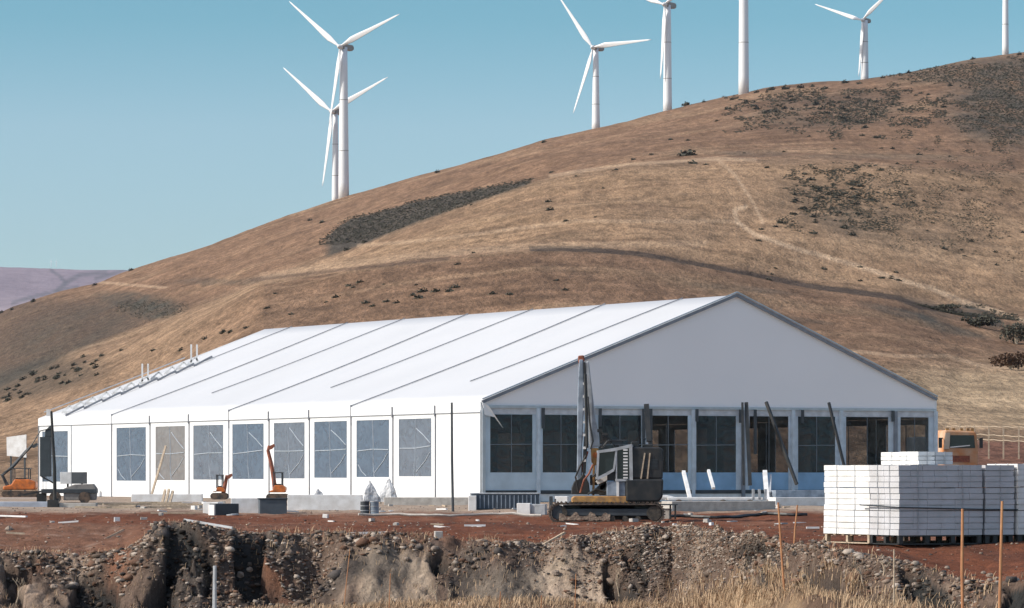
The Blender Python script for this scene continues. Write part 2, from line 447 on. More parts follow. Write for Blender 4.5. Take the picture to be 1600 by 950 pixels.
def col_hill(V):
    X, Y, Z = V.T
    px = 800 + F * X / Y; py = HZ - (Z - CAMZ) * F / Y
    s0 = S0(px); s1 = S1(px); s2 = S2(px)
    wob = 3 * fbm(X / 12, Y / 40, 3, 80)
    n = fbm(X / 30., Y / 90., 5, 71); n2 = fbm(X / 5., Y / 30., 4, 72); n4 = fbm(X / 50., Y / 6., 4, 74); n3 = fbm(X / 90., Y / 14., 4, 73)
    c = np.zeros((len(X), 3)) + np.array([.325, .215, .145])
    up = ss(s1 + 3, s1 - 3, py)
    c = mixc(c, [.285, .175, .115], up)
    c = mixc(c, [.40, .262, .165], ss(s1 - 4, s1 + 18, py) * ss(s0 + 2, s0 - 20, py) * ss(380, 600, px) * .75)
    low = ss(s0 - 2 + wob, s0 + 3 + wob, py)
    c = mixc(c, [.262, .160, .105], low * ss(150, 560, px + 40 * n) * .9)  # slope below the sunlit crest darkened, its shade painted into the colour
    c = mixc(c, [.50, .37, .25], low * ss(545, 600, py) * ss(1300, 1450, px) * .9)
    c = mixc(c, [.34, .225, .150], ss(s1 - 1, s1 + 3, py) * ss(420, 200, px) * .7)
    c = mixc(c, [.43, .29, .19], ss(.1, .6, n) * .55)
    c = mixc(c, [.20, .125, .085], ss(.1, .6, -n) * .5)
    c = mixc(c, [.20, .12, .08], ss(.15, .6, n3) * .4)
    c = mixc(c, [.46, .32, .21], ss(.15, .55, -n3) * .3)
    c = c * np.array([.745, .735, .69]) * (1 + .28 * n2[:, None] + .34 * n4[:, None])
    # dull scrubby grass of the left flank, with the hollow's shade painted in
    lf = up * ss(420, 150, px) * ss(452, 480, py)
    c = mixc(c, [.085, .062, .046], lf * .72)
    c = mixc(c, [.065, .055, .043], ell(px, py + wob, 60, 592, 110, 30, -10) * .65)
    for e in [(215, 470, 75, 14, 6, .7), (245, 485, 50, 17, 5, 1.0), (110, 520, 130, 40, -15, .5), (320, 440, 50, 6, 0, .5), (400, 437, 50, 6, -8, .5), (60, 590, 120, 30, -12, .6)]:
        c = mixc(c, [.062, .060, .048], ell(px, py + wob, *e[:5]) * e[5] * np.clip(.7 + .8 * n2, 0, 1) * ss(s1 + 14, s1 - 2, py))
    # scrub ground and further dark patches on the slope
    for e in [(1590, 165, 120, 78, 0, .9), (1500, 110, 130, 20, -6, .6), (1300, 170, 150, 34, -3, .45), (1310, 325, 110, 42, 15, .35), (1420, 340, 180, 60, 10, .22),
              (1535, 494, 40, 17, 30, 1.1), (1490, 516, 55, 7, 14, 1.1), (1415, 490, 75, 8, 13, 1.0), (1460, 508, 30, 6, 35, 1.0), (1160, 452, 90, 5, 6, .5), (1250, 500, 60, 4, 5, .5), (1180, 240, 60, 6, 0, .5), (1380, 245, 160, 5, 0, .45), (1450, 480, 60, 12, 16, .5)]:
        c = mixc(c, [.075, .068, .055], ell(px, py + wob, *e[:5]) * e[5] * np.clip(.75 + .9 * n2, 0, 1))
    e_t = np.interp(px, [500, 525, 548, 590, 640, 700, 760, 820, 835], [380, 356, 340, 332, 316, 304, 293, 281, 279])
    c = mixc(c, [.06, .055, .045], ss(e_t - 1, e_t + 3, py + wob) * ss(s1 + 6, s1 - 1, py) * ss(500, 520, px + wob) * ss(838, 820, px) * .9)
    # dark edge of the cut track and its pale running surface
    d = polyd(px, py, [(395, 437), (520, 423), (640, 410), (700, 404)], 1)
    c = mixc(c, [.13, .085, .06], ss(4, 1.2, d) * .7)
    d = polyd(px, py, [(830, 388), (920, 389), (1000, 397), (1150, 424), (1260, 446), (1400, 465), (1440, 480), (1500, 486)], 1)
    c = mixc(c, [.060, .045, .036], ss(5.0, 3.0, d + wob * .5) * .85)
    pale = [.50, .355, .235]
    for pts, wd, k in [([(1122, 250), (1150, 275), (1178, 318), (1192, 348)], 3.5, .5),
                       ([(1165, 322), (1147, 328), (1152, 346), (1180, 366), (1250, 390), (1330, 412), (1400, 435), (1460, 452), (1500, 470), (1545, 482), (1610, 505)], 5, .75),
                       ([(860, 275), (980, 257), (1120, 248), (1180, 250)], 4, .5), ([(150, 440), (190, 444), (260, 449)], 3, .45),
                       ([(410, 430), (640, 400), (840, 384), (1100, 380)], 7, .25), ([(560, 384), (700, 372), (900, 345), (1150, 345)], 4, .35),
                       ([(1330, 548), (1400, 556), (1480, 556), (1545, 574), (1600, 580)], 4, .4)]:
        c = mixc(c, pale, ss(wd, wd * .35, polyd(px, py + wob * .5, pts)) * k)
    # brown earth band by the fence
    c = mixc(c, [.15, .075, .052], ss(684, 692, py + wob * .3) * ss(1380, 1440, px))
    return np.clip(c * .95, .02, .7)

def col_far(V):
    X, Y, Z = V.T
    px = 800 + F * X / Y
    n = fbm(X / 300., Y / 700., 5, 91); r = np.abs(fbm(X / 900., Y / 1500., 4, 51))
    c = np.zeros((len(X), 3)) + np.array([.255, .215, .245])  # lilac tint of the haze painted into the hill colour
    c = mixc(c, [.32, .27, .29], ss(0, .5, n))
    c = mixc(c, [.10, .09, .08], ss(.10, .03, r) * .5)
    py = HZ - (Z - CAMZ) * F / Y
    for pts, wd in (([(165, 424), (125, 428), (104, 440), (88, 454)], 6), ([(80, 420), (92, 429), (102, 440)], 4), ([(20, 474), (60, 462), (95, 452), (120, 448)], 5), ([(150, 434), (180, 425), (222, 415)], 5), ([(0, 413), (40, 412), (62, 417)], 1.5)):
        c = mixc(c, [.10, .11, .12], ss(wd, wd * .2, polyd(px, py + 5 * n, pts)) * .6)
    return c

M_site = ground_mat('site soil', [1.1, 9.0], .26, .10, 7.0)
M_hill = ground_mat('dry grass slope', [.5, 2.2], .40, .5, 1.1, .16)
M_far = ground_mat('distant dry slope', [.01, .05], .12, 3., .03)
rows_site = np.concatenate([np.arange(-40, 76, 3.), np.arange(76, 120, .085), np.arange(120, 238, .5), [238.]])
rows_hill = np.concatenate([np.geomspace(238, 1000, 420), np.geomspace(1000, 2000, 260)[1:]])
rows_far = np.geomspace(2000, 9400, 180)
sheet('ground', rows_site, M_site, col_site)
sheet('hillside', rows_hill, M_hill, col_hill)
sheet('distant_hills', rows_far, M_far, col_far)

# haze: pale air between the camera and the far hills
hz = MB().box(-11000, 11000, -60, 9450, -4000, 620)
hm = bpy.data.materials.new('haze air'); hm.use_nodes = True
hn = hm.node_tree; hn.nodes.remove(hn.nodes['Principled BSDF'])
pv = hn.nodes.new('ShaderNodeVolumePrincipled'); pv.inputs['Color'].default_value = (.80, .80, 1.0, 1)
pv.inputs['Density'].default_value = .00002; pv.inputs['Anisotropy'].default_value = .2
hn.links.new(pv.outputs[0], hn.nodes['Material Output'].inputs['Volume'])
ho = hz.build('haze', hm); ho['kind'] = 'stuff'; ho['label'] = 'pale thin haze in the air over the hills'; ho['category'] = 'haze'
# ================================================================ materials for objects
FAB = mat('white pvc fabric', (.78, .79, .80), .45, bump=.3, bscale=1.3, var=.03, vscale=.4)
ROOF = mat('white roof fabric', (.57, .575, .59), .5, bump=.25, bscale=.5, var=.025, vscale=.2)
GABLE = mat('gable fabric', (.87, .845, .86), .6, bump=.06, bscale=.4, var=.02, vscale=.25)
SEAM = mat('grey seam strip', (.27, .28, .31), .6)
EDGE = mat('dark edge strip', (.24, .26, .30), .5)
ALU = mat('dull aluminium', (.50, .53, .57), .4, metal=.6, var=.08)
BLUEP = mat('blue skirt film', (.27, .46, .68), .4, var=.14, vscale=1.2, bump=.2, bscale=3)
PALEB = mat('pale blue skirt film', (.56, .67, .76), .45, var=.1, vscale=1.2, bump=.2, bscale=3)
COLB = mat('blue grey column', (.58, .66, .74), .45, var=.1)
BLK = mat('black painted steel', (.016, .020, .023), .45, stain=(.045, .042, .040), vscale=3)
DRK = mat('dark grey steel', (.06, .07, .08), .55, var=.15)
CHAR = mat('dirty rubber', (.035, .035, .035), .85, bump=.3, bscale=20, stain=(.16, .11, .08), vscale=6)
ORG = mat('orange machine paint', (.62, .17, .035), .45, stain=(.30, .10, .04), vscale=5)
YEL = mat('ochre machine paint', (.52, .27, .08), .55, stain=(.22, .13, .07), vscale=5)
RED = mat('rusty red steel', (.32, .10, .055), .7, stain=(.16, .06, .04), vscale=9)
WHT = mat('white painted steel', (.80, .80, .80), .4, stain=(.62, .60, .58), vscale=3)
GRYP = mat('pale grey paint', (.45, .47, .50), .45, stain=(.30, .31, .32), vscale=4)
BLG = mat('blue grey paint', (.30, .35, .42), .4, stain=(.14, .17, .21), vscale=3)
CONC = mat('pale concrete', (.52, .49, .45), .9, bump=.3, bscale=15, stain=(.36, .33, .30), vscale=4)
WOOD = mat('weathered timber', (.52, .42, .31), .85, bump=.3, bscale=30, stain=(.34, .26, .19), vscale=9)
STK = mat('rusty stake', (.36, .15, .07), .8, stain=(.48, .26, .13), vscale=3)
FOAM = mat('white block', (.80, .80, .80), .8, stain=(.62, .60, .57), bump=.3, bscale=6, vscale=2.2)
FOAM_SHADE = mat('white block in shade', (.54, .54, .565), .8, stain=(.45, .445, .45), bump=.3, bscale=6, vscale=2.2)  # white blocks darkened for the faces turned from the sun
STRAP = mat('dark strap', (.04, .05, .06), .5)
DGLS = mat('dark cab glass', (.02, .03, .035), .1, spec=.6)
LAMPG = mat('lamp glass', (.75, .70, .60), .15)
TOWER = mat('white turbine paint', (.80, .80, .81), .35, var=.015, vscale=.1)
NAC = mat('beige nacelle shell', (.26, .245, .22), .5, stain=(.30, .29, .27), vscale=.6)

def film(name, col, alpha, rough=.12):
    m = bpy.data.materials.new(name); m.use_nodes = True
    n = m.node_tree; L = n.links; b = n.nodes['Principled BSDF']
    b.inputs['Base Color'].default_value = (*col, 1); b.inputs['Roughness'].default_value = rough
    tr = n.nodes.new('ShaderNodeBsdfTransparent'); tr.inputs[0].default_value = (.80, .82, .84, 1)
    mx = n.nodes.new('ShaderNodeMixShader')
    tc = n.nodes.new('ShaderNodeTexCoord'); no = n.nodes.new('ShaderNodeTexNoise')
    no.inputs['Scale'].default_value = 1.6; no.inputs['Detail'].default_value = 6; no.inputs['Distortion'].default_value = 1.5
    mr = n.nodes.new('ShaderNodeMapRange'); mr.inputs[1].default_value = .3; mr.inputs[2].default_value = .7
    mr.inputs[3].default_value = max(0, alpha - .12); mr.inputs[4].default_value = min(1, alpha + .12)
    L.new(tc.outputs['Object'], no.inputs['Vector']); L.new(no.outputs['Fac'], mr.inputs[0]); L.new(mr.outputs[0], mx.inputs[0])
    bp = n.nodes.new('ShaderNodeBump'); bp.inputs['Strength'].default_value = .5; bp.inputs['Distance'].default_value = .08
    L.new(no.outputs['Fac'], bp.inputs['Height']); L.new(bp.outputs[0], b.inputs['Normal'])
    L.new(tr.outputs[0], mx.inputs[1]); L.new(b.outputs[0], mx.inputs[2]); L.new(mx.outputs[0], n.nodes['Material Output'].inputs['Surface'])
    return m
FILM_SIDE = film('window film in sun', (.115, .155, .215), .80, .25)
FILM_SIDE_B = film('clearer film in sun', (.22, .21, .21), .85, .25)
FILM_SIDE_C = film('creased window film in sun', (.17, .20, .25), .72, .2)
FILM_FRONT = film('window film in shade', (.03, .042, .05), .74)  # same film as the long side, darkened for the shaded front
FILM_CLEAR = film('clear window film', (.10, .09, .08), .13)
CREASE_GLINT = mat('film crease glint', (.44, .49, .55), .4)  # pale crease lines: reflections on the wrinkled film put in as colour
CREASED = mat('dark film seam', (.16, .19, .22), .5)

# ================================================================ marquee
N0 = Vector((-1.333, 166.7)); EF = Vector((.91, .4146)); ES = Vector((-25.2, 48.6))
SL = ES.length; ESn = ES.normalized(); BW = 22.84
ZB, ZE = .50, 4.86          # foot and eave
def TP(s, t, z):            # s along the front (m), t along the long side (m), local to the near corner
    return Vector((EF.x * s + ESn.x * t, EF.y * s + ESn.y * t, z - ZB))
tent = thing('marquee', 'huge white marquee with a pitched roof, rows of film windows and a grey gable', 'marquee', (N0.x, N0.y, ZB))
def t_of(px):                  # where the ray through column px meets the long side
    k = (px - 800) / F
    return min(max((k * N0.y - N0.x) / (ESn.x - k * ESn.y), 0), SL)
BD = [t_of(p) for p in (752, 681, 614.5, 549, 484, 421, 358, 296, 235, 175, 112, 60)]
BD[-1] = SL
NB = 11; BAY = SL / NB; RS = 12.47; ZR = 9.74; TB = SL * .955
def quadbox(mb, fn, a0, a1, z0, z1, d0, d1):   # fn(a, d, z)
    return mb.hexa([fn(a0, d0, z0), fn(a1, d0, z0), fn(a1, d1, z0), fn(a0, d1, z0), fn(a0, d0, z1), fn(a1, d0, z1), fn(a1, d1, z1), fn(a0, d1, z1)])
sideL = lambda a, d, z: TP(d, a, z)            # left wall: a along side, d inward
sideR = lambda a, d, z: TP(BW - d, a, z)
front = lambda a, d, z: TP(a, d, z)
back = lambda a, d, z: TP(a, TB * 1.0 - d, z)

def roof_pt(t, k, side, lift=0):               # k 0 at the eave, 1 at the ridge
    te = t; tr = t * TB / SL
    zr = ZR + .22 * t / SL
    if side == 'L': p = TP(0, te, ZE).lerp(TP(RS, tr, zr), k)
    else: p = TP(BW, te, 5.16).lerp(TP(RS, tr, zr), k)
    sag = -.10 * math.sin(math.pi * k) * abs(math.sin(math.pi * t / BAY))
    p.z += lift + sag
    return p
r_ = MB(); nk = 12; nt_ = NB * 6
vs = []
for i in range(nt_ + 1):
    t = SL * i / nt_
    row = [roof_pt(t, k / nk, 'L') for k in range(nk + 1)] + [roof_pt(t, 1 - k / nk, 'R') for k in range(1, nk + 1)]
    if i == 0 or i == nt_:
        pass
    vs += row
W_ = 2 * nk + 1
r_.add(vs, [(i * W_ + j, i * W_ + j + 1, (i + 1) * W_ + j + 1, (i + 1) * W_ + j) for i in range(nt_) for j in range(W_ - 1)])
ro = r_.build('roof', ROOF, tent, smooth=True)
sm_ = ro.modifiers.new('thick', 'SOLIDIFY'); sm_.thickness = .03; sm_.offset = -1
def seam(te, tr, k0=0., drop=0.):
    m = MB(); pts = []
    for i in range(13):
        k = k0 + (1 - k0) * i / 12
        pts.append(roof_pt(te + (tr - te) * k, k, 'L', .05))
    for a, b in zip(pts[:-1], pts[1:]): m.bar(a, b, .075, .04)
    if drop: m.bar(pts[0] + Vector((0, 0, .03)), pts[0] - Vector((0, 0, drop)), .10, .10)
    m.build('roof_seam', SEAM, tent)
for te, tr in [(BD[3], 2.55), (BD[6], 5.6), (BD[9], 8.65)]: seam(te, tr * BAY, 0, .9)
for te, tr in [(1.45, 1.0), (4.5, 4.1), (7.5, 7.15), (10.5, 10.2)]: seam(te * BAY, tr * BAY, .22)
# edge profiles of the near gable, ridge cap
m = MB()
for sd in 'LR':
    pts = [roof_pt(0, k / 8, sd, .0) + Vector((-ESn.x * .08, -ESn.y * .08, 0)) for k in range(9)]
    for a, b in zip(pts[:-1], pts[1:]): m.bar(a, b, .10, .13)
m.build('gable_edge_profile', EDGE, tent)
m = MB()
for sd in 'LR':
    pts = [roof_pt(0, k / 8, sd, .13) + Vector((-ESn.x * .12, -ESn.y * .12, 0)) for k in range(9)]
    for a, b in zip(pts[:-1], pts[1:]): m.bar(a, b, .10, .05)
m.build('roof_edge_trim', ALU, tent)
# gables (slabs)
def gable(t0, t1, name, zr):
    m = MB(); k = t0 / SL
    pts = [(0, 4.62), (BW, 4.62), (BW, 5.10), (RS, zr - .04), (0, ZE - .04)]
    if t0 > 1: pts[3] = (RS, ZR + .1)
    n = len(pts)
    f = [TP(s, t0, z) for s, z in pts]; b = [TP(s, t1, z) for s, z in pts]
    m.add(f + b, [tuple(range(n)), tuple(range(n, 2 * n))[::-1]] + [(i, (i + 1) % n, n + (i + 1) % n, n + i) for i in range(n)])
    return m.build(name, GABLE, tent)
gable(.02, .07, 'gable_panel', ZR)
gable(TB - .1, TB - .05, 'gable_panel', ZR)
# header beams
m = MB(); quadbox(m, front, 0, BW, 4.60, 4.72, -.06, .0); m.build('header_beam', ALU, tent)
m = MB(); quadbox(m, front, .05, BW - .05, 4.345, 4.60, .0, .05); m.build('valance', mat('grey valance', (.60, .62, .66), .6), tent)
m = MB()
for a, b in zip(range(0, 33), range(1, 34)):
    pass
quadbox(m, sideL, 0, SL, 4.43, ZE - .02, -.035, .03); vl = m.build('side_valance', FAB, tent)
m = MB(); quadbox(m, sideR, 0, SL, 4.28, 5.10, -.035, .03); m.build('side_valance', FAB, tent)
m = MB(); quadbox(m, sideL, 0, SL, 4.405, 4.43, -.05, -.02); m.build('valance_hem', SEAM, tent)

def wall_panel(fn, a0, a1, z0, z1, win, mw, mf, dep=.04, cross=None, cm=None, low=None, folds=0):
    """panel frame with a window opening as the panel's own sub-part"""
    m = MB()
    if win is None:
        quadbox(m, fn, a0, a1, z0, z1, 0, dep)
        return m.build('wall_panel', mw, tent)
    wa0, wa1, wz0, wz1 = win
    quadbox(m, fn, a0, wa0, z0, z1, 0, dep); quadbox(m, fn, wa1, a1, z0, z1, 0, dep); quadbox(m, fn, wa0, wa1, wz1, z1, 0, dep)
    if low is None: quadbox(m, fn, wa0, wa1, z0, wz0, 0, dep)
    p = m.build('wall_panel', mw, tent)
    if low is not None:
        q = MB(); quadbox(q, fn, wa0, wa1, z0, wz0, .002, dep - .002); q.build('skirt', low, p)
    q = MB(); q.cm = 0
    quadbox(q, fn, wa0 + .002, wa1 - .002, wz0 + .002, wz1 - .002, dep * .4, dep * .4 + .01)
    q.cm = 1
    w_ = wa1 - wa0; h_ = wz1 - wz0
    for (x0, y0, x1, y1, tw) in (cross or []):
        A = fn(wa0 + w_ * x0, dep * .4 - .012, wz0 + h_ * y0); B = fn(wa0 + w_ * x1, dep * .4 - .012, wz0 + h_ * y1)
        q.bar(A, B, tw * .8, tw * .8)
    q.build('window', [mf, cm or CREASE_GLINT], p)
    return p

def curve_lines(pts, tw):
    return [(a[0], a[1], b[0], b[1], tw) for a, b in zip(pts[:-1], pts[1:])]
rs = random.Random(5)
WN = [None, (674, 623), (608, 557), (542, 491), (476, 428), (412, 363), (349, 302), (289, 243), (228, 182), None, (106, 66)]
for i in range(NB):
    a0 = BD[i] + .02; a1 = BD[i + 1] - .02
    z0, z1 = ZB + .02, 4.41
    if i in (0, 9):
        wall_panel(sideL, a0, a1, z0, z1, None, FAB, None); continue
    if i == 10:
        wall_panel(sideL, a0, a1, z0, z1, (t_of(106), t_of(66), 1.30, 4.10), FAB, FILM_SIDE, cross=[(0, .5, 1, .52, .05)])
        continue
    cx = .48 + rs.uniform(-.04, .06); b = rs.uniform(-.05, .05)
    cr = curve_lines([(cx + b, 1), (cx + b * .6, .8), (cx, .5), (cx + b * .3, .25), (cx - b, 0)], .05)
    cr += curve_lines([(.03, .48 + rs.uniform(-.02, .02)), (.5, .49), (.97, .50 + rs.uniform(-.03, .03))], .04)
    k = rs.choice([0, 1, 2, 3])
    cr += curve_lines([(cx + .03, .92 - rs.uniform(0, .1)), (.75, .72), (.96, .58)], .035) if k != 2 else []
    if k != 1: cr += curve_lines([(.95, .42), (.82, .28), (cx + .04, .08)], .03)
    if k >= 2: cr += curve_lines([(.05, .22), (.16, .1), (.3, .02)], .03)
    q0, q1 = t_of(WN[i][0]), t_of(WN[i][1])
    mf = FILM_SIDE_B if i == 7 else FILM_SIDE_C if i in (1, 4, 6) else FILM_SIDE
    wall_panel(sideL, a0, a1, z0, z1, (q0, q1, 1.66 - .036 * i, 4.22 - .004 * i), FAB, mf, cross=[(1 - c[0], c[1], 1 - c[2], c[3], c[4]) for c in cr])
for i in range(NB + 1):          # posts of the long side
    a = min(BD[i], SL - .05)
    m = MB(); quadbox(m, sideL, a - .025, a + .025, ZB, 4.41 if i % 3 else 4.5, -.05, .0)
    if i in (1, 2, 4, 5, 7, 8): quadbox(m, sideL, a - .03, a + .03, 4.3, 4.78, -.09, -.04)
    m.build('wall_post', ALU if i in (0, 6, 10) else SEAM, tent)
# right long side and rear: panels with clear windows so that the slope shows through
for i in range(NB):
    a0 = i * BAY + .02; a1 = (i + 1) * BAY - .02
    wall_panel(sideR, a0, a1, ZB + .02, 4.27, (a0 + .8, a1 - .8, 1.45, 4.0), FAB, FILM_CLEAR, cross=[(.5, 0, .5, 1, .05)], cm=CREASED)
for i in range(5):
    a0 = i * BW / 5 + .05; a1 = (i + 1) * BW / 5 - .05
    wall_panel(back, a0, a1, ZB + .02, 4.60, (a0 + .8, a1 - .8, 1.45, 4.0), FAB, FILM_CLEAR, cross=[(.5, 0, .5, 1, .05)], cm=CREASED)
# front: nine windows measured on the photograph, widths in metres along the front
def s_of(px):                   # where the ray through column px meets the front plane
    k = (px - 800) / F
    return (k * N0.y - N0.x) / (EF.x - k * EF.y)
wins = [(766, 832), (848, 905), (935, 1002), (1013, 1075), (1088, 1150), (1171, 1232), (1247, 1305), (1322, 1388), (1407, 1451)]
bounds = [752, 840, 920, 1008, 1082, 1160, 1238, 1313, 1398, 1463]
for i, (x0, x1) in enumerate(wins):
    a0, a1 = s_of(bounds[i]) + .01, s_of(bounds[i + 1]) - .01
    if i == 0: a0 = .02
    if i == 8: a1 = BW - .02
    clear = i in (3, 5, 7, 8)
    cr = [(.5, 0, .5, 1, .045), (0, .48, 1, .49, .045)] if i < 5 or i == 6 else [(.5, 0, .5, 1, .03)]
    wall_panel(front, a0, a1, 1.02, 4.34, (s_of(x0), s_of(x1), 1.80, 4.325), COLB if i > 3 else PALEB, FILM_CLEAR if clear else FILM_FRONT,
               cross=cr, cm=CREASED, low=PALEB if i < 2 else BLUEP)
for i, x in enumerate(bounds):
    a = min(max(s_of(x), .06), BW - .06)
    m = MB(); quadbox(m, front, a - .07, a + .07, ZB, 4.60, -.14, -.01)
    m.build('front_post', EDGE if i in (5, 8) else COLB if i else ALU, tent)
# black hanging straps beside the posts
for x, l in [(846, .9), (1003, 1.9), (1014, 3.2), (1086, .55), (1154, .6), (1177, 2.0), (1251, .6), (1392, .5), (935, .8)]:
    a = s_of(x); m = MB(); quadbox(m, front, a - .07, a + .07, 4.62 - l, 4.62, -.19, -.15); m.build('hanging_strap', DRK, tent)
m = MB(); quadbox(m, front, .1, BW - .1, .86, 1.02, -.05, .06); m.build('base_rail', DRK, tent)
m = MB(); quadbox(m, front, .1, BW - .1, ZB + .02, .86, -.02, .06); m.build('plinth', WHT, tent)
m = MB(); m.hexa([TP(.1, .1, ZB + .02), TP(BW - .1, .1, ZB + .02), TP(BW - .1, TB - .2, ZB + .02), TP(.1, TB - .2, ZB + .02),
                  TP(.1, .1, .84), TP(BW - .1, .1, .84), TP(BW - .1, TB - .2, .84), TP(.1, TB - .2, .84)])
m.build('raised_floor', DRK, tent)
m = MB()     # torn corner flap at the near corner
m.add([front(-.02, -.1, 4.85), front(.25, -.16, 4.7), front(.9, -.22, 3.75), front(.55, -.15, 4.2), front(.1, -.12, 4.3),
       front(-.02, -.14, 4.85), front(.25, -.20, 4.7), front(.9, -.26, 3.75), front(.55, -.19, 4.2), front(.1, -.16, 4.3)],
      [(0, 1, 2, 3, 4), (9, 8, 7, 6, 5), (0, 5, 6, 1), (1, 6, 7, 2), (2, 7, 8, 3), (3, 8, 9, 4), (4, 9, 5, 0)])
m.build('torn_flap', FAB, tent)
# lifting rail and brackets on the far end of the roof
m = MB()
pts = [roof_pt(SL * .985, k / 10 * .62, 'L', .32) for k in range(11)]
m.tube(pts, .03, 6)
m.build('edge_rail', ALU, tent)
m = MB()
for k in range(8):
    k0, k1 = .01 + .08 * k, .06 + .08 * k
    A = roof_pt(SL * .93, k0, 'L', .05); B = roof_pt(SL * .93, k1 + .03, 'L', .18)
    m.bar(A, B, .16, .10)
m.build('edge_clamp', SEAM, tent)
for k, twin in [(.05, 0), (.10, 0), (.15, 0), (.21, 0), (.27, 0), (.32, 0), (.385, 1), (.44, 0), (.50, 0), (.55, 0), (.60, 1)]:
    m = MB()
    A = roof_pt(SL * .95, k, 'L', 0); 
    m.bar(A + Vector((-.35, 0, 0)), A + Vector((.1, 0, .42)), .09); m.bar(A + Vector((.4, 0, .1)), A + Vector((.1, 0, .42)), .09); m.box(A.x - .3, A.x + .35, A.y - .1, A.y + .1, A.z, A.z + .14)
    if twin:
        m.bar(A + Vector((-.12, 0, .1)), A + Vector((-.12, 0, 1.15)), .09); m.bar(A + Vector((.2, 0, .1)), A + Vector((.2, 0, 1.15)), .09)
    m.build('roof_bracket', WHT, tent)

# ================================================================ wind turbines
def blade(L, m, root, ang):
    mb = MB(); st = [(0, .055, .05), (.04, .03, .028), (.10, .05, .022), (.2, .085, .016), (.3, .08, .012), (.5, .058, .008), (.75, .036, .005), (.93, .022, .003), (1, .006, .001)]
    rings = []
    for k, (r, c, th) in enumerate(st):
        c *= L * .9; th *= L * .9
        if k == 0: c = th = L * .024
        off = -c * .15
        tw = math.radians(18 * (1 - r))
        ring = []
        for q in range(10):
            a = 2 * math.pi * q / 10
            x = off + math.cos(a) * c / 2; y = math.sin(a) * th / 2 * (1.3 if math.cos(a) < 0 else .6)
            ring.append((x * math.cos(tw) - y * math.sin(tw), -.02 * L * r * r + x * math.sin(tw) + y * math.cos(tw), r * L))
        rings.append(ring)
    ca, sa = math.cos(ang), math.sin(ang)
    vs = [(x * ca + z * sa, y, -x * sa + z * ca) for ring in rings for x, y, z in ring]
    fs = [(i * 10 + q, i * 10 + (q + 1) % 10, (i + 1) * 10 + (q + 1) % 10, (i + 1) * 10 + q) for i in range(len(st) - 1) for q in range(10)]
    fs += [tuple(range(10)), tuple((len(st) - 1) * 10 + q for q in range(10))]
    mb.add(vs, fs)
    return mb.build('blade', m, root, smooth=True)

def turbine(basepx, basepy, hubpy, hubdx, Dist, tw0, tw1, blen, angs, label, yaw=-32, grp='wind turbines along the ridge'):
    p = at(basepx, basepy, Dist)
    X, Y = p.x, p.y
    z = float(hill_z(np.array([X]), np.array([Y]))[0]) if Dist < 4000 else p.z
    z0 = min(z, p.z) - 1
    k = Dist / F
    t = thing('wind_turbine', label, 'wind turbine', (X, Y, z0), 0, grp)
    H = zpy(hubpy, Dist) - z0
    lean = hubdx * k
    mb = MB(); r0, r1 = tw0 * k / 2, tw1 * k / 2
    mb.tube([(0, 0, H * q / 8) for q in range(9)], [r0 + (r1 - r0) * q / 8 for q in range(9)], 28)
    mb.build('tower', TOWER, t, smooth=False)
    tow = t.children[0]; tow.data.polygons.foreach_set('use_smooth', [len(pp.vertices) == 4 for pp in tow.data.polygons])
    ya = R(yaw)
    for q_ in (.33, .66):
        jb = MB(); rj = (r0 + (r1 - r0) * q_) * 1.03; jb.tube([(0, 0, H * q_ - .12), (0, 0, H * q_ + .12)], rj, 28); jb.build('section_joint', NAC, t)
    def rot(mbx):
        mbx.v = [(x * math.cos(ya) - y * math.sin(ya), x * math.sin(ya) + y * math.cos(ya), zz + H) for x, y, zz in mbx.v]; return mbx
    n = blen * k
    nb = MB()
    L_, wd = n * .19, n * .036
    prof = [(-.045 * n, -.03 * n), (-.05 * n, .03 * n), (0, .045 * n), (L_ * .85, .042 * n), (L_, .02 * n), (L_, -.015 * n), (L_ * .8, -.035 * n)]
    vs = [(-wd, y, zz) for y, zz in prof] + [(wd, y, zz) for y, zz in prof]; q = len(prof)
    nb.add(vs, [(i, (i + 1) % q, q + (i + 1) % q, q + i) for i in range(q)] + [tuple(range(q))[::-1], tuple(q + i for i in range(q))])
    rot(nb).build('nacelle', NAC, t, bevel=.012 * n)
    hb = MB(); hb.tube([(0, -.05 * n, 0), (0, -.07 * n, 0), (0, -.10 * n, 0), (0, -.125 * n, 0), (0, -.135 * n, 0)], [.028 * n, .034 * n, .03 * n, .017 * n, .003 * n], 14)
    h = rot(hb).build('hub', WHT, t, smooth=True)
    for a in angs:
        b = blade(n, TOWER, t, 0)
        # place: rotate in rotor plane then yaw
        ang = R(a)
        M = Matrix.Translation((0, 0, H)) @ Matrix.Rotation(ya, 4, 'Z') @ Matrix.Translation((0, -.085 * n, 0)) @ Matrix.Rotation(ang, 4, 'Y')
        b.matrix_local = M
    return t
turbine(537, 312, 74, 0, 1730, 17, 11.5, 122, (69, 189, -51), 'largest fully visible wind turbine, in front of its twin on the left slope')
turbine(524, 318, 175, 0, 1820, 11.5, 8, 117, (66, 188, -51), 'smaller wind turbine half hidden behind the big tower on the left', )
turbine(931, 203, 75, 0, 1760, 13, 8, 107, (87, 199, -36), 'wind turbine in the middle of the ridge with one blade pointing level right')
turbine(1043, 176, 8, 0, 1720, 14, 10.5, 116, (60, 183, -66), 'wind turbine with its hub at the top edge, right of the level blade')
turbine(1162, 150, -110, 0, 1700, 16.5, 13, 150, (20, 140, -100), 'thick lone white tower in the centre right with its rotor cut off above')
turbine(1351, 127, 32, 0, 1720, 12.5, 10, 88, (50, 184, -70), 'short wind turbine half sunk behind the upper right ridge')
turbine(1571, 88, -70, 0, 1740, 10.5, 8, 110, (0, 120, -120), 'slim white turbine tower at the far right edge of the ridge')
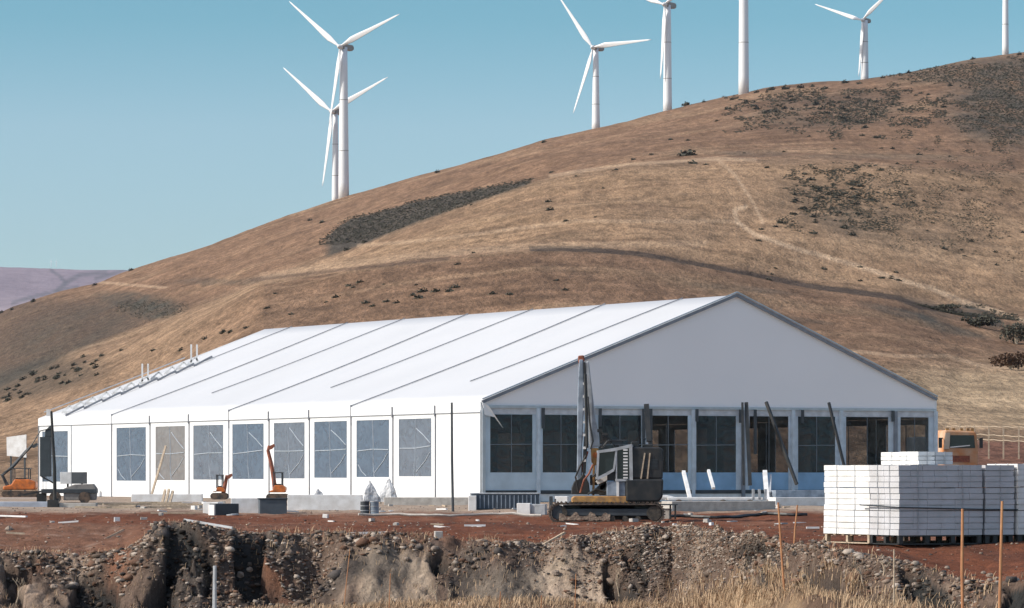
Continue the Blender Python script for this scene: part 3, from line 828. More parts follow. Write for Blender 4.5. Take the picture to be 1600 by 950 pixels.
for x, lb in ((80, 'tiny wind turbine above the far lilac hill, left one of the pair'), (88, 'tiny wind turbine above the far lilac hill, right one of the pair')):
    turbine(x, 416, 408, 0, 6600, .9, .6, 4, (10, 130, -110), lb, grp='wind turbines on the far hill')

# ================================================================ excavator
def local(px0, py0, sc):
    return lambda px, py: ((px - px0) / sc, (py0 - py) / sc)
EY = 139.5; esc = F / EY
e = g(948, EY); 
ex = thing('excavator', 'black and ochre tracked excavator with its boom raised in front of the marquee', 'excavator', (e.x, e.y, e.z - .03))
Q = local(948, 817, esc)
def P_(*a): return [Q(x, y) for x, y in a]
def track(yc, w0):
    m = MB(); prof = []
    x0, x1, zc, r = -1.72, 1.68, .37, .36
    n = 12
    for k in range(n + 1):
        a = math.pi / 2 + math.pi * k / n; prof.append((x0 + r * math.cos(a), zc + r * math.sin(a)))
    for k in range(n + 1):
        a = -math.pi / 2 + math.pi * k / n; prof.append((x1 + r * math.cos(a), zc + r * math.sin(a)))
    inner = [((x - (x0 if x < 0 else x1)) * .83 + (x0 if x < 0 else x1), (z - zc) * .83 + zc) for x, z in prof]
    n = len(prof); y0, y1 = yc - w0 / 2, yc + w0 / 2
    vs = [(x, y0, z) for x, z in prof] + [(x, y1, z) for x, z in prof] + [(x, y0, z) for x, z in inner] + [(x, y1, z) for x, z in inner]
    fs = []
    for i in range(n):
        j = (i + 1) % n
        fs += [(i, j, n + j, n + i), (2 * n + i, 3 * n + i, 3 * n + j, 2 * n + j), (i, 2 * n + i, 2 * n + j, j), (n + i, n + j, 3 * n + j, 3 * n + i)]
    m.add(vs, fs)
    # grouser lugs all round
    per = []
    for i in range(n):
        a = Vector((prof[i][0], prof[i][1])); b = Vector((prof[(i + 1) % n][0], prof[(i + 1) % n][1])); L = (b - a).length
        c = max(1, round(L / .16))
        for q in range(c): per.append((a.lerp(b, (q + .5) / c), (b - a).normalized()))
    for c, d in per:
        nn = Vector((-d.y, d.x)) * -1
        if nn.dot(c - Vector((min(max(c.x, x0), x1), zc))) < 0: nn = -nn
        p = [c - d * .035, c + d * .035, c + d * .02 + nn * .05, c - d * .02 + nn * .05]
        m.prism([(q.x, q.y) for q in p], y0 - .01, y1 + .01)
    tr = m.build('track', CHAR, ex)
    for wx, wz, wr in [(x0, zc, .27), (x1, zc, .27)] + [(-1.2 + .46 * q, .17, .10) for q in range(6)]:
        s = MB(); s.wheel(wx, wz, wr, yc - w0 * .38, yc + w0 * .38); s.build('roller', mat('muddy roller', (.09, .075, .06), .9, bump=.3, bscale=20, stain=(.03, .03, .03), vscale=7), tr)
    f = MB(); f.box(-1.5, 1.5, yc - w0 * .3, yc + w0 * .3, .26, .52); f.build('track_frame', DRK, tr, bevel=.03)
    md = MB(); r3 = random.Random(int(yc * 10) + 50)     # mud caked between the rollers, one ragged mass
    pts3 = [(-1.75 + .08 * k, .08 + r3.uniform(0, .06)) for k in range(24)] + [(.1 - .08 * k, .30 + .07 * math.sin(k * .9) + r3.uniform(-.05, .05)) for k in range(24)]
    md.prism(pts3, yc - w0 * .46, yc + w0 * .2)
    md.build('caked_mud', mat('dried mud', (.34, .26, .20), .95, bump=1., bscale=14, stain=(.16, .11, .085), vscale=8), tr)
    return tr
track(-.95, .5); track(.95, .5)
m = MB(); m.box(-1.0, 1.0, -.7, .7, .3, .62); m.wheel(0, 0, .01, -.1, .1, 6)
m.build('undercarriage', DRK, ex, bevel=.04)
# slewing ring standing upright
m = MB(); m.tube([(.1, 0, .6), (.1, 0, .80)], [.62, .62], 28); m.build('slewing_ring', GRYP, ex)
m = MB(); m.prism(P_((893, 785), (980, 786), (981, 775), (897, 775), (893, 778)), -1.02, .98); m.build('deck_skirt', YEL, ex, bevel=.03)
m = MB(); m.prism(P_((976, 784), (1028, 784), (1034, 776), (1035, 748), (976, 748)), -1.05, 1.05); m.build('counterweight', BLK, ex, bevel=.07)
m = MB(); m.prism(P_((981, 748), (1034, 748), (1035, 703), (1030, 699), (990, 699), (981, 705)), -.98, .98); hood = m.build('engine_hood', BLK, ex, bevel=.05)
m = MB()
for q in range(7): m.box(Q(1000, 0)[0] + .0, Q(1026, 0)[0], -1.0, -.985, .98 + 1.0 + .05 * q, .98 + 1.02 + .05 * q)
m.build('vent', DRK, hood)
m = MB()
for x0, x1 in ((1000, 1006), (1010, 1014)): m.bar((Q(x1, 0)[0], -1.0, Q(0, 708)[1]), (Q(x0, 0)[0], -1.0, Q(0, 748)[1]), .05)
m.build('handrail', WOOD, hood)
m = MB(); m.tube([(1.35, .4, 2.7), (1.35, .4, 3.0), (1.42, .4, 3.08)], .05, 8); m.build('exhaust', DRK, hood)
# low body boxes in front of the hood
m = MB(); m.box(Q(947, 0)[0], Q(976, 0)[0], -.95, .95, Q(0, 775)[1], Q(0, 752)[1]); m.build('tool_box', BLG, ex, bevel=.03)
m = MB(); m.box(Q(962, 0)[0], Q(966, 0)[0], -1.0, -.951, Q(0, 775)[1], Q(0, 752)[1]); m.build('step_post', WHT, ex)
# cab: frame, glazing, roof rack
c0, c1 = -.98, -.02
fr = MB()
def cb(a, b, w, y): fr.bar((Q(*a)[0], y, Q(*a)[1]), (Q(*b)[0], y, Q(*b)[1]), w, w)
for y in (c0, c1):
    cb((934, 706), (958, 703), .10, y); cb((958, 703), (986, 697), .10, y); cb((984, 697), (985, 752), .12, y); cb((934, 706), (932, 746), .08, y)
    cb((932, 748), (946, 741), .10, y); cb((946, 741), (958, 734), .10, y); cb((958, 734), (962, 704), .07, y); cb((962, 750), (985, 750), .08, y); cb((962, 704), (962, 750), .05, y)
for p in ((934, 706), (986, 697), (932, 747), (962, 750)): x, z = Q(*p); fr.bar((x, c0, z), (x, c1, z), .09)
cab = fr.build('cab', GRYP, ex)
m = MB()
for y in (c0 + .03, c1 - .03): m.prism(P_((935, 707), (960, 704), (957, 733), (945, 740), (934, 745)), y - .01, y + .01); m.prism(P_((963, 704), (983, 699), (983, 749), (963, 749)), y - .01, y + .01)
m.build('window', DGLS, cab)
m = MB(); m.prism(P_((934, 704), (960, 700), (986, 694), (986, 697), (960, 703), (934, 707)), c0 - .03, c1 + .03); m.build('cab_roof', GRYP, cab)
m = MB(); x0, z0 = Q(950, 688); x1, _ = Q(978, 688); m.box(x0, x1, c0 + .1, c1 - .1, z0 - .02, z0 + .02); m.box(x0 + .12, x1 - .15, c0 + .2, c1 - .2, z0 - .16, z0 - .02); m.bar((x0 + .2, -.5, z0), (x0 + .2, -.5, z0 - .3), .05)
m.build('roof_rack', DRK, cab)
m = MB(); x, z = Q(940, 688); m.bar((x - .05, c0 - .05, z + .35), (x + .02, c0, z - .25), .04); m.box(x - .18, x, c0 - .1, c0, z + .28, z + .4); m.box(x, x + .2, c0 - .1, c0, z + .18, z + .26); m.build('mirror', BLK, cab)
m = MB()
for q in range(10): x, z = Q(976, 703 + q * 4.8); m.box(x - .08, x + .08, c0 - .06, c0 - .03, z - .035, z + .02)
m.build('ribbed_hose', WHT, cab)
m = MB(); m.box(-.05, .35, -.72, -.3, .98, 1.45); m.box(.25, .38, -.72, -.3, 1.45, 1.95); m.build('seat', BLK, cab, bevel=.04)
# boom, arm, cylinders, bucket
m = MB(); m.prism(P_((893, 772), (922, 772), (920, 755), (912, 738), (905, 748), (897, 752), (893, 762)), -.30, .30); m.build('boom_bracket', BLK, ex, bevel=.03)
m = MB(); m.prism(P_((901, 752), (909, 750), (909, 700), (912, 640), (912, 590), (911, 562), (905, 562), (903, 600), (902, 650), (902, 700)), -.22, .16); boom = m.build('boom', BLG, ex, bevel=.03)
m = MB(); m.prism(P_((910, 740), (915, 740), (917, 700), (919, 640), (917, 600), (914, 566), (911, 566), (913, 610), (914, 660), (911, 705)), -.34, -.25); m.build('boom_plate', BLK, boom)
m = MB()
for q in range(7): x, z = Q(914, 600 + q * 20); m.box(x - .08, x + .03, -.40, -.345, z - .04, z + .05)
m.build('hose_clip', WHT, boom)
m = MB(); m.tube([(Q(917, 0)[0], -.42, Q(0, 700)[1]), (Q(914, 0)[0], -.42, Q(0, 585)[1])], .055, 10); m.build('hose', BLK, boom)
m = MB(); m.prism(P_((903, 556), (912, 555), (914, 562), (910, 570), (904, 568)), -.16, .20); m.build('boom_tip', RED, boom, bevel=.04)
m = MB(); m.prism(P_((914, 566), (920, 564), (924, 600), (930, 650), (936, 680), (937, 698), (923, 700), (920, 690), (919, 640), (917, 600)), -.18, .18); arm = m.build('arm', GRYP, ex, bevel=.03)
m = MB(); m.prism(P_((923, 700), (935, 700), (936, 724), (930, 728), (924, 722)), -.22, .22); bk = m.build('bucket', YEL, arm, bevel=.04)
m = MB(); m.wheel(*Q(930, 711), .10, -.26, .26, 14); m.build('pin', ORG, bk)
m = MB(); m.bar((Q(928, 0)[0], -.1, Q(0, 722)[1]), (Q(927, 0)[0], -.1, Q(0, 774)[1]), .08); m.build('support_rod', YEL, ex)
m = MB(); m.tube([(Q(898, 0)[0], -.1, Q(0, 762)[1]), (Q(908, 0)[0], -.1, Q(0, 735)[1]), (Q(918, 0)[0], -.1, Q(0, 705)[1])], [.07, .07, .045], 10); m.build('hydraulic_cylinder', RED, ex)
m = MB(); m.tube([(Q(903, 0)[0], .1, Q(0, 765)[1]), (Q(906, 0)[0], .1, Q(0, 700)[1]), (Q(911, 0)[0], .1, Q(0, 675)[1])], [.06, .06, .035], 10); m.build('hydraulic_cylinder', WHT, ex)
m = MB(); m.prism(P_((922, 772), (934, 760), (947, 753), (947, 760), (935, 772)), -.4, .4); m.build('linkage', BLK, ex, bevel=.02)
m = MB(); m.prism(P_((930, 752), (946, 742), (958, 736), (962, 740), (950, 750), (934, 757)), -.5, -.1); m.build('guard_rail', WHT, ex, bevel=.02)
m = MB()
for (x0, x1, y0, y1, a, b) in ((948, 974, 727, 751, -.9, .8), (936, 948, 750, 774, -.4, .7), (922, 934, 742, 758, -.1, .5), (986, 998, 690, 703, -.5, .2), (1004, 1020, 694, 700, -.2, .5)):
    m.box(Q(x0, 0)[0], Q(x1, 0)[0], a, b, Q(0, y1)[1], Q(0, y0)[1])
m.build('engine_block', BLK, ex, bevel=.03)
for k_, (pp, mm) in enumerate(((((903, 768), (899, 745), (906, 728), (915, 712)), BLK), (((906, 770), (912, 750), (920, 740), (926, 726)), RED), (((918, 772), (930, 764), (944, 768), (960, 760)), BLK), (((922, 702), (926, 690), (921, 660), (918, 620)), BLK), (((940, 700), (948, 690), (956, 692), (962, 700)), BLK), (((925, 745), (935, 735), (950, 738), (970, 726)), BLK))):
    m = MB(); m.tube([(Q(*p)[0], -.48 - .03 * k_, Q(*p)[1]) for p in pp], .035, 7); m.build('hose', mm, ex)
m = MB(); m.prism(P_((880, 789), (1024, 789), (1030, 800), (1030, 812), (945, 812), (930, 800), (880, 796)), -.7, .7); m.build('under_deck_shade', BLK, ex)  # black sheet added for the shade under the deck
m = MB(); m.prism(P_((862, 792), (868, 786), (876, 790), (880, 806), (870, 812), (862, 808)), -1.15, 1.15)
m.build('dozer_blade', DRK, ex, bevel=.03)

# ================================================================ the small orange machines
def mini(px, py0, Yd, label, scale, armpts, bodyw, bodyh, mir=1, kind='mini excavator', bm=ORG, am=RED):
    p = g(px, Yd)
    t = thing('mini_excavator', label, kind, p, 0, 'orange mini excavators')
    w2 = bodyw / 2
    for y in (-.45, .45):
        m = MB(); r = .16
        prof = [(-w2 * .9 + r * math.cos(a), r + r * math.sin(a)) for a in [math.pi / 2 + math.pi * k / 8 for k in range(9)]] + [(w2 * .9 + r * math.cos(a), r + r * math.sin(a)) for a in [-math.pi / 2 + math.pi * k / 8 for k in range(9)]]
        m.prism(prof, y - .13, y + .13); m.build('track', CHAR, t)
    m = MB(); m.prism([(-w2, .38), (w2 * .9, .38), (w2, .5), (w2, bodyh * .85), (w2 * .6, bodyh), (-w2 * .3, bodyh), (-w2 * .5, bodyh * .7), (-w2, bodyh * .6)], -.5, .5)
    b = m.build('body', bm, t, bevel=.06)
    m = MB(); m.prism([(-w2 * .25, bodyh), (w2 * .4, bodyh), (w2 * .4, bodyh + .06), (-w2 * .25, bodyh + .06)], -.3, .3); m.build('seat', BLK, b)
    m = MB()
    for x in (-w2 * .4, w2 * .55):
        for y in (-.4, .4): m.bar((x, y, bodyh * .9), (x, y, bodyh + .55), .05)
    m.box(-w2 * .5, w2 * .65, -.45, .45, bodyh + .55, bodyh + .60); m.build('roll_bar', DRK, t)
    m = MB()
    pts = [((x - px) * Yd / F, -.1, (py0 - y) * Yd / F + .0) for x, y in armpts]
    m.tube(pts, [.11 - .05 * k / len(pts) for k in range(len(pts))], 8); m.build('arm', am, t)
    m = MB(); x, _, z = pts[-1]; m.prism([(x - .05, z - .05), (x + .22, z + .08), (x + .26, z - .02), (x + .12, z - .16), (x, z - .2)], -.25, .1); m.build('bucket', am, t)
    return t
mini(434, 778, 178, 'orange mini excavator with its rusty arm straight up before the side windows', 1, [(430, 764), (428, 745), (424, 720), (419, 700), (421, 692)], .78, .72)
mini(343, 778, 186, 'smallest orange machine, by the third post of the long white side', 1, [(349, 770), (352, 755), (355, 740)], .55, .6)
mini(32, 782, 206, 'orange mini excavator at the left picture edge with a dark slanting boom', 1, [(14, 768), (4, 748), (20, 735), (40, 712), (52, 700)], 1.75, .95, am=DRK)

# dumper truck beyond the right end of the marquee
TY = 204; p = g(1500, TY); ts = F / TY
zb = p.z
tr = thing('dump_truck', 'dusty orange truck facing the camera beyond the right end of the marquee', 'truck', (p.x, p.y, zb), R(12))
zz = lambda py: zpy(py, TY) - zb
m = MB(); m.prism([(-.9, .7), (.95, .7), (1.0, zz(706)), (.92, zz(678)), (.8, zz(674)), (-.85, zz(672)), (-.95, zz(690)), (-1.0, zz(706))], -.1, 1.6)
cabt = m.build('cab', mat('dusty orange paint', (.55, .22, .08), .7, stain=(.58, .43, .30), vscale=1.6), tr, bevel=.08)
m = MB(); m.prism([(-.62, zz(700)), (.80, zz(700)), (.74, zz(680)), (-.58, zz(680))], -.13, -.105); m.build('windscreen', DGLS, cabt)
m = MB(); m.prism([(-.95, zz(702)), (-.64, zz(702)), (-.6, zz(676)), (-.85, zz(676))], -.14, -.102); m.build('corner_panel', mat('cream paint', (.62, .50, .38), .5), cabt)
m = MB(); m.bar((-.6, -.15, zz(699)), (.5, -.15, zz(696)), .05); m.build('wiper', WHT, cabt)
m = MB(); m.box(-.9, .9, -.25, -.1, .5, .85); m.build('bumper', DRK, tr, bevel=.04)
for x in (-.7, .7):
    m = MB(); m.wheel(x, 1.15, .12, -.14, -.09, 16); m.build('headlight', LAMPG, tr)
m = MB(); m.box(-.5, .5, -.13, -.101, zz(722), zz(712)); m.build('grille', RED, tr)
for x in (-1.15, 1.12):
    m = MB(); m.box(x - .09, x + .09, -.2, -.12, zz(700), zz(684)); m.bar((x, -.15, zz(690)), (x * .85, -.05, zz(684)), .04); m.build('mirror', BLK, tr)
m = MB()
for x in (-.7, -.35, .1, .45, .7): m.box(x - .08, x + .08, .0, .1, zz(674), zz(669))
m.build('roof_lamp', YEL, tr)
m = MB(); m.prism([(-1.1, 1.0), (1.3, 1.0), (1.45, zz(682)), (-1.25, zz(682))], 1.8, 5.5); m.build('dump_bed', DRK, tr, bevel=.05)
for x in (-.85, .85):
    for y in (.5, 4.2):
        m = MB(); m.tube([(x - .18, y, .5), (x + .18, y, .5)], .5, 20); m.build('wheel', CHAR, tr)
m = MB(); m.box(-.5, .5, .2, 5.2, .5, .8); m.build('chassis', DRK, tr)

# ================================================================ block stacks on pallets (front right)
d1 = Vector((.905, .425, 0)); d2 = Vector((-.425, .905, 0))
CO = at(1404.5, 849, 96.0); CO.z = gz(CO.x, CO.y)
ang = math.atan2(d1.y, d1.x)
def slab_pack(w, d, h, rows, cols, colsd, m_, loc, label, grp='packs of white blocks'):
    m = MB(); jit = random.Random(int(w * 1000 + h * 77 + loc.x * 10))
    rh = h / rows; cols = cols + jit.choice([0, 0, 1]) if cols > 2 else cols
    for r in range(rows):
        o = jit.uniform(-.008, .008); o2 = jit.uniform(-.008, .008)
        for c in range(cols):
            for q in range(colsd):
                if 0 < c < cols - 1 and 0 < q < colsd - 1 and r < rows - 1: continue
                e_ = .003
                o3 = jit.uniform(-.004, .004); o4 = jit.uniform(-.004, .004); dz = jit.choice([.011, .013, .013, .02])
                m.box(c * w / cols + e_ + o + o3, (c + 1) * w / cols - e_ + o + o3, q * d / colsd + e_ + o2 + o4, (q + 1) * d / colsd - e_ + o2 + o4, r * rh + .0, (r + 1) * rh - dz)
    m.box(.05, w - .05, .05, d - .05, .02, h - .04)
    m.cm = 1
    for u_ in ((.22, .75) if w > 1 else (.5,)):
        m.box(w * u_, w * u_ + .02, -.022, -.016, .0, h - .005)
    for u_ in (.3, .7): m.box(-.022, -.016, d * u_, d * u_ + .02, .0, h - .005)
    o = m.build('block_pack', [m_, mat('grey strap', (.42, .43, .45), .5)], None)
    o.location = loc; o.rotation_euler = (0, 0, ang + jit.uniform(-.006, .006))
    return tag(o, label, 'block pack', grp)
def pallet(w, d, loc, label, dark=False):
    t = thing('pallet', label, 'pallet', loc, ang, 'pallets under the block packs')
    mt = BLK if dark else WOOD  # black pallets carry the shadow under the front stacks in their colour
    m = MB()
    for k in range(6): m.box(0, w, k * (d - .12) / 5, k * (d - .12) / 5 + .12, .20, .235)
    m.build('deck', mt, t)
    m = MB()
    n = 4
    for k in range(n):
        for q in range(3):
            m = MB(); m.box(k * (w - .12) / (n - 1), k * (w - .12) / (n - 1) + .12, q * (d - .1) / 2, q * (d - .1) / 2 + .1, .03, .20); m.build('spacer', mt, t)
    m = MB()
    for q in range(3): m.box(0, w, q * (d - .1) / 2, q * (d - .1) / 2 + .1, 0, .03)
    for k in range(n): m.box(k * (w - .12) / (n - 1), k * (w - .12) / (n - 1) + .12, .0, d, .001, .029)
    m.build('runner', mt, t)
    return t
def base(u, v): 
    p = CO + d1 * u + d2 * v; return Vector((p.x, p.y, CO.z))
PZ = .26
# corner stack: 2.5 m along the front, 1.75 deep ; three tiers
HT = [.62, .58, .58]
def tier_labels(n): return ['bottom', 'middle', 'top'][n]
def stack(u, v, w, d, cols, colsd, name, dark, mats, tiers=HT, rows=4):
    p = base(u, v); zg = CO.z + .09
    pallet(w - .04, d - .04, Vector((p.x, p.y, zg)) + d1 * .02 + d2 * .02, 'pallet under the ' + name, dark)
    z = zg + .237
    for i, h in enumerate(tiers):
        slab_pack(w, d, h - .006, rows, cols, colsd, mats, Vector((p.x, p.y, z)) + d1 * .01 * (i % 2), tier_labels(i) + ' block pack of the ' + name)
        z += h
    return z
zt = stack(0, 0, 2.45, 1.45, 6, 2, 'large corner stack, its shaded face turned to the camera', True, FOAM_SHADE)
stack(2.53, .0, .86, 1.45, 1, 2, 'narrow stack right of the corner stack', True, FOAM_SHADE)
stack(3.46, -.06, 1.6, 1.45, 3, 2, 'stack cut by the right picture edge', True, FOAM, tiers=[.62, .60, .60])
stack(0.05, 1.55, 2.2, 2.3, 5, 3, 'left stack whose long white side is in full sun', False, FOAM)
p = base(1.62, 1.75); slab_pack(.50, 1.85, .34, 3, 1, 2, FOAM, Vector((p.x, p.y, zt)), 'left of two loose packs lying on top of the stacks')
p = base(2.14, 1.75); slab_pack(.52, 1.85, .34, 3, 1, 2, FOAM_SHADE, Vector((p.x, p.y, zt)), 'right of two loose packs lying on top of the stacks')
stack(2.4, 1.58, 2.2, 2.3, 3, 3, 'rear stack, mostly hidden behind the narrow stack', False, FOAM)
# lone cable across the stacks
def cable(pts, r, name, label, cat, m_):
    m = MB(); m.tube(pts, r, 6); o = m.build(name, m_, None); return tag(o, label, cat)
def onfront(u, z): p = base(u, 0) - d2 * .04; return (p.x, p.y, CO.z + .1 + z)
cl = [onfront(-.03, .93), onfront(1.2, .90), onfront(2.5, .87), onfront(3.4, .86), onfront(5, .87)]
p_ = base(-.03, 1.8) - d1 * .04
cable([(p_.x, p_.y, CO.z + 1.08)] + cl, .018, 'cable', 'black cable strung across the faces of the block stacks', 'cable', STRAP)
for x, y0, y1, lb in ((1436, 848, 833, 'left'), ):
    pass

# ================================================================ stakes and posts
def stake(px, py0, py1, Yd, m_, r, label, px1=None, name='stake', grp='thin rusty stakes in the foreground', taper=.8):
    A = at(px, py0, Yd); A.z = min(A.z, gz(A.x, A.y)) - .15 if py0 >= 940 or True else A.z
    B = at(px1 if px1 is not None else px, py1, Yd)
    A = Vector((A.x, A.y, gz(A.x, A.y) - .2))
    o = Vector((A.x, A.y, A.z))
    m = MB(); B2 = B - o
    mid = B2 * .5 + Vector((random.uniform(-.02, .02), 0, 0))
    m.tube([(0, 0, 0), mid, B2], [r, r * .95, r * taper], 7)
    ob = m.build(name, m_, None, loc=o)
    return tag(ob, label, name.replace('_', ' '), grp)
stake(1228, 950, 785, 92, STK, .030, 'tall rusty stake, the left one of two left of the block stacks', 1216)
stake(1240, 895, 789, 96, STK, .024, 'shorter rusty stake leaning beside the tall one left of the block stacks', 1246)
stake(1396, 950, 858, 84, WOOD, .020, 'short pale stake just left of the corner of the stacks', 1397)
stake(1505, 950, 795, 80, STK, .036, 'thick rusty stake in front of the corner stack', 1504)
stake(1561, 950, 783, 80, STK, .034, 'thick rusty stake at the right, before the narrow stack', 1566)
stake(607, 948, 896, 100, STK, .014, 'thin rod in the dead grass below the concrete cube', 610)
stake(781, 948, 924, 98, STK, .014, 'short thin rod in the grass left of centre', 782)
stake(845, 948, 930, 98, STK, .013, 'shortest rod in the middle of the grass', 846)
stake(899, 948, 896, 98, STK, .014, 'thin rod in the grass below the excavator tracks', 900)
stake(536, 925, 857, 108, STK, .015, 'thin leaning rod on the bank left of the concrete cube', 547)
stake(337, 950, 884, 98, GRYP, .06, 'pale metal pipe standing in the ditch at the left', 336, 'pipe_post', None)
stake(708, 800, 629, 150, DRK, .055, 'tall dark pole standing before the near corner of the marquee', 706, 'pole', None)
for i, (x, y) in enumerate(((1186, 762), )): pass

def lean(a, b, Y0, Y1, r, m_, name, label, grp=None, base_ground=False, sq=True):
    A = at(a[0], a[1], Y0); B = at(b[0], b[1], Y1)
    m = MB(); o = A.copy()
    if sq: m.bar((0, 0, 0), B - o, r * 2, r * 2)
    else: m.tube([(0, 0, 0), B - o], r, 8)
    ob = m.build(name, m_, None, loc=o)
    return tag(ob, label, name.replace('_', ' '), grp)
G1 = 'black poles leaning on the marquee front'
lean((1245, 757), (1197, 628), 169.5, 170.6, .06, BLK, 'leaning_pole', 'black pole leaning over the sixth front window', G1)
lean((1326, 757), (1295, 629), 171.5, 172.6, .05, BLK, 'leaning_pole', 'black pole leaning over the left part of the eighth front window', G1)
lean((1172, 758), (1166, 629), 169.0, 169.8, .08, BLK, 'leaning_pole', 'thickest black pole, upright left of the sixth front window', G1)
lean((1162, 758), (1160, 629), 169.0, 169.7, .05, BLK, 'leaning_pole', 'black upright pole, left one of the pair by the sixth front window', G1)
lean((1014, 690), (1010, 632), 167.6, 168.0, .11, BLK, 'leaning_pole', 'black post stub hanging over the fourth front window', G1)
lean((236, 776), (259, 697), 186, 188.5, .045, WOOD, 'board', 'long thin board leaning by the second side window', 'boards leaning at the long side')
for i, (a, b) in enumerate((((250, 801), (258, 766)), ((256, 800), (264, 765)), ((261, 801), (270, 768)))):
    lean(a, b, 158, 159.5, .05, WOOD, 'board', ['left', 'middle', 'right'][i] + ' of three short boards propped upright on the timber heap', 'boards propped on the timber heap')
G2 = 'chrome struts by the flat bed'
lean((1079, 783), (1068, 737), 160, 161.5, .07, WHT, 'strut', 'bright strut leaning beside the white pipe end', G2)
lean((1115, 763), (1107, 735), 161.5, 162.5, .06, WHT, 'strut', 'short bright strut against the blue skirt', G2)
lean((1199, 783), (1195, 737), 160, 161.5, .09, WHT, 'strut', 'bright double strut at the right end of the flat bed', G2)
lean((1203, 770), (1204, 742), 160.3, 161.5, .04, GRYP, 'strut', 'thin grey strut beside the bright double strut', G2)

# ================================================================ site clutter
def boxo(px, pyt, pyb, w, d, Yd, m_, name, label, cat=None, rz=0, grp=None, rib=None, lid=None, bevel=.02):
    """box whose front foot stands at the photo pixel column, sizes in m"""
    X = (px - 800) / F * Yd; zg = gz(X, Yd); h = (pyb - pyt) / F * Yd
    t = thing(name, label, cat or name.replace('_', ' '), (X, Yd, zg - .02), rz, grp)
    m = MB(); m.box(-w / 2, w / 2, 0, d, 0, h); body = m.build('body', m_, t, bevel=bevel)
    if lid: q = MB(); q.box(-w / 2 - .03, w / 2 + .03, -.03, d + .03, h, h + .05); q.build('lid', lid, t, bevel=.01)
    if rib:
        q = MB(); n = int(w / .16)
        for k in range(n + 1): q.box(-w / 2 + k * w / n - .02, -w / 2 + k * w / n + .02, -.03, -.001, .04, h - .04)
        q.build('ribbing', rib, t)
    return t
sc = lambda Yd: Yd / F
Yc = 148
boxo(329, 784, 803, .62, .7, Yc, WHT, 'white_cabinet', 'low white cabinet left of the two-tone crate', 'cabinet', R(-12))
t = boxo(355, 785, 804, .95, .7, Yc - 2, DRK, 'crate', 'two-tone crate, white end and dark grey side, left of centre', 'crate', R(24))
m = MB(); m.box(-.52, -.477, .02, .68, .02, .42); m.build('end_panel', WHT, t)
boxo(427, 774, 798, 1.05, .8, Yc, mat('slate panel', (.10, .12, .14), .6), 'metal_bin', 'dark grey bin below the upright rusty arm', 'bin', R(8), lid=DRK)
boxo(383, 773, 797, 1.1, .5, Yc + 1.0, WHT, 'barrier_block', 'plain white barrier block left of the dark bin', 'barrier', R(4))
for i, (x, mm) in enumerate(((570, DRK), (585, BLG))):
    X = (x - 800) / F * 146; zg = gz(X, 146)
    t = thing('drum', ['dark steel drum, left of the pair before the long side', 'blue grey steel drum, right of the pair before the long side'][i], 'drum', (X, 146, zg), 0, 'steel drums')
    m = MB(); m.tube([(0, 0, 0), (0, 0, .55)], .17, 20); m.build('body', mm, t)
    m = MB()
    for z in (.0, .19, .37, .55): m.tube([(0, 0, z - .015), (0, 0, z + .015)], .182, 20)
    m.build('hoop', GRYP, t)
# long white barrier / slabs along the foot of the long side
def slabline(px0, px1, pyt, pyb, Y0, Y1, th, m_, name, label, cat):
    A = g(px0, Y0); B = g(px1, Y1); h0 = zpy(pyt, Y0) - A.z
    d = (B - A); d.z = 0; n = Vector((-d.y, d.x, 0)).normalized() * th
    zb_ = min(A.z, B.z) - .05
    tp = zpy(pyt, (Y0 + Y1) / 2)
    o = Vector((A.x, A.y, zb_))
    pts = [A, B, B + n, A + n]
    m = MB(); m.hexa([(p.x - o.x, p.y - o.y, 0) for p in pts] + [(p.x - o.x, p.y - o.y, tp - zb_) for p in pts])
    ob = m.build(name, m_, None, bevel=.02, loc=o); return tag(ob, label, cat)
slabline(449, 566, 773, 793, 152, 152, .5, WHT, 'barrier', 'long white barrier between the dark bin and the drums', 'barrier')
slabline(-40, 76, 784, 800, 158, 158, .8, mat('bluish slab', (.42, .46, .54), .8), 'concrete_slab', 'long bluish slab lying at the left picture edge', 'slab')
slabline(92, 150, 786, 797, 156, 156, .6, CONC, 'concrete_slab', 'pale slab lying right of the trailer foot', 'slab')
slabline(600, 738, 777, 788, 160, 160, .4, CONC, 'kerb_slab', 'low pale kerb slab behind the dark pole', 'slab')
slabline(205, 316, 772, 782, 170, 170, .5, WHT, 'white_sill', 'white sill at the foot of the second and third side windows', 'sill')
slabline(-10, 60, 778, 786, 196, 196, .5, WHT, 'white_sill', 'short white sill under the orange machine at the left edge', 'sill')
# pale timber heap
rs = random.Random(3)
for i in range(9):
    x = 165 + i * 17; Yd = 155 + rs.uniform(-2, 4); L = rs.uniform(1.6, 3.2); a = rs.uniform(-.25, .25)
    p = g(x, Yd); m = MB(); m.box(-L / 2, L / 2, -.09, .09, 0, .07)
    ob = m.build('plank', WOOD, None, loc=(p.x, p.y, p.z + .03 + .05 * (i % 3))); ob.rotation_euler = (0, rs.uniform(-.05, .05), a)
    tag(ob, 'pale plank in the loose timber heap before the side windows', 'plank', 'planks of the timber heap')
def plank(px, py, L, ang_, tilt, label, w=.12, m_=WHT):
    h = hit(px, py)
    if h is None: return
    m = MB(); m.box(-L / 2, L / 2, -w / 2, w / 2, 0, .06)
    ob = m.build('plank', m_, None, loc=h + Vector((0, 0, .03))); ob.rotation_euler = (0, tilt, ang_)
    tag(ob, label, 'plank')
plank(21, 809, 1.3, -.6, .02, 'white plank on the dirt at the left edge', .12)
plank(24, 837, .6, -.05, .05, 'thin pale stick on the left slope near the edge', .05, WOOD)
plank(325, 823, 1.45, -.15, .16, 'white plank lying on the rim of the dark rocky cut', .13)
plank(174, 841, .9, .35, -.45, 'thin stick lying slanted on the brown left slope', .04, WOOD)
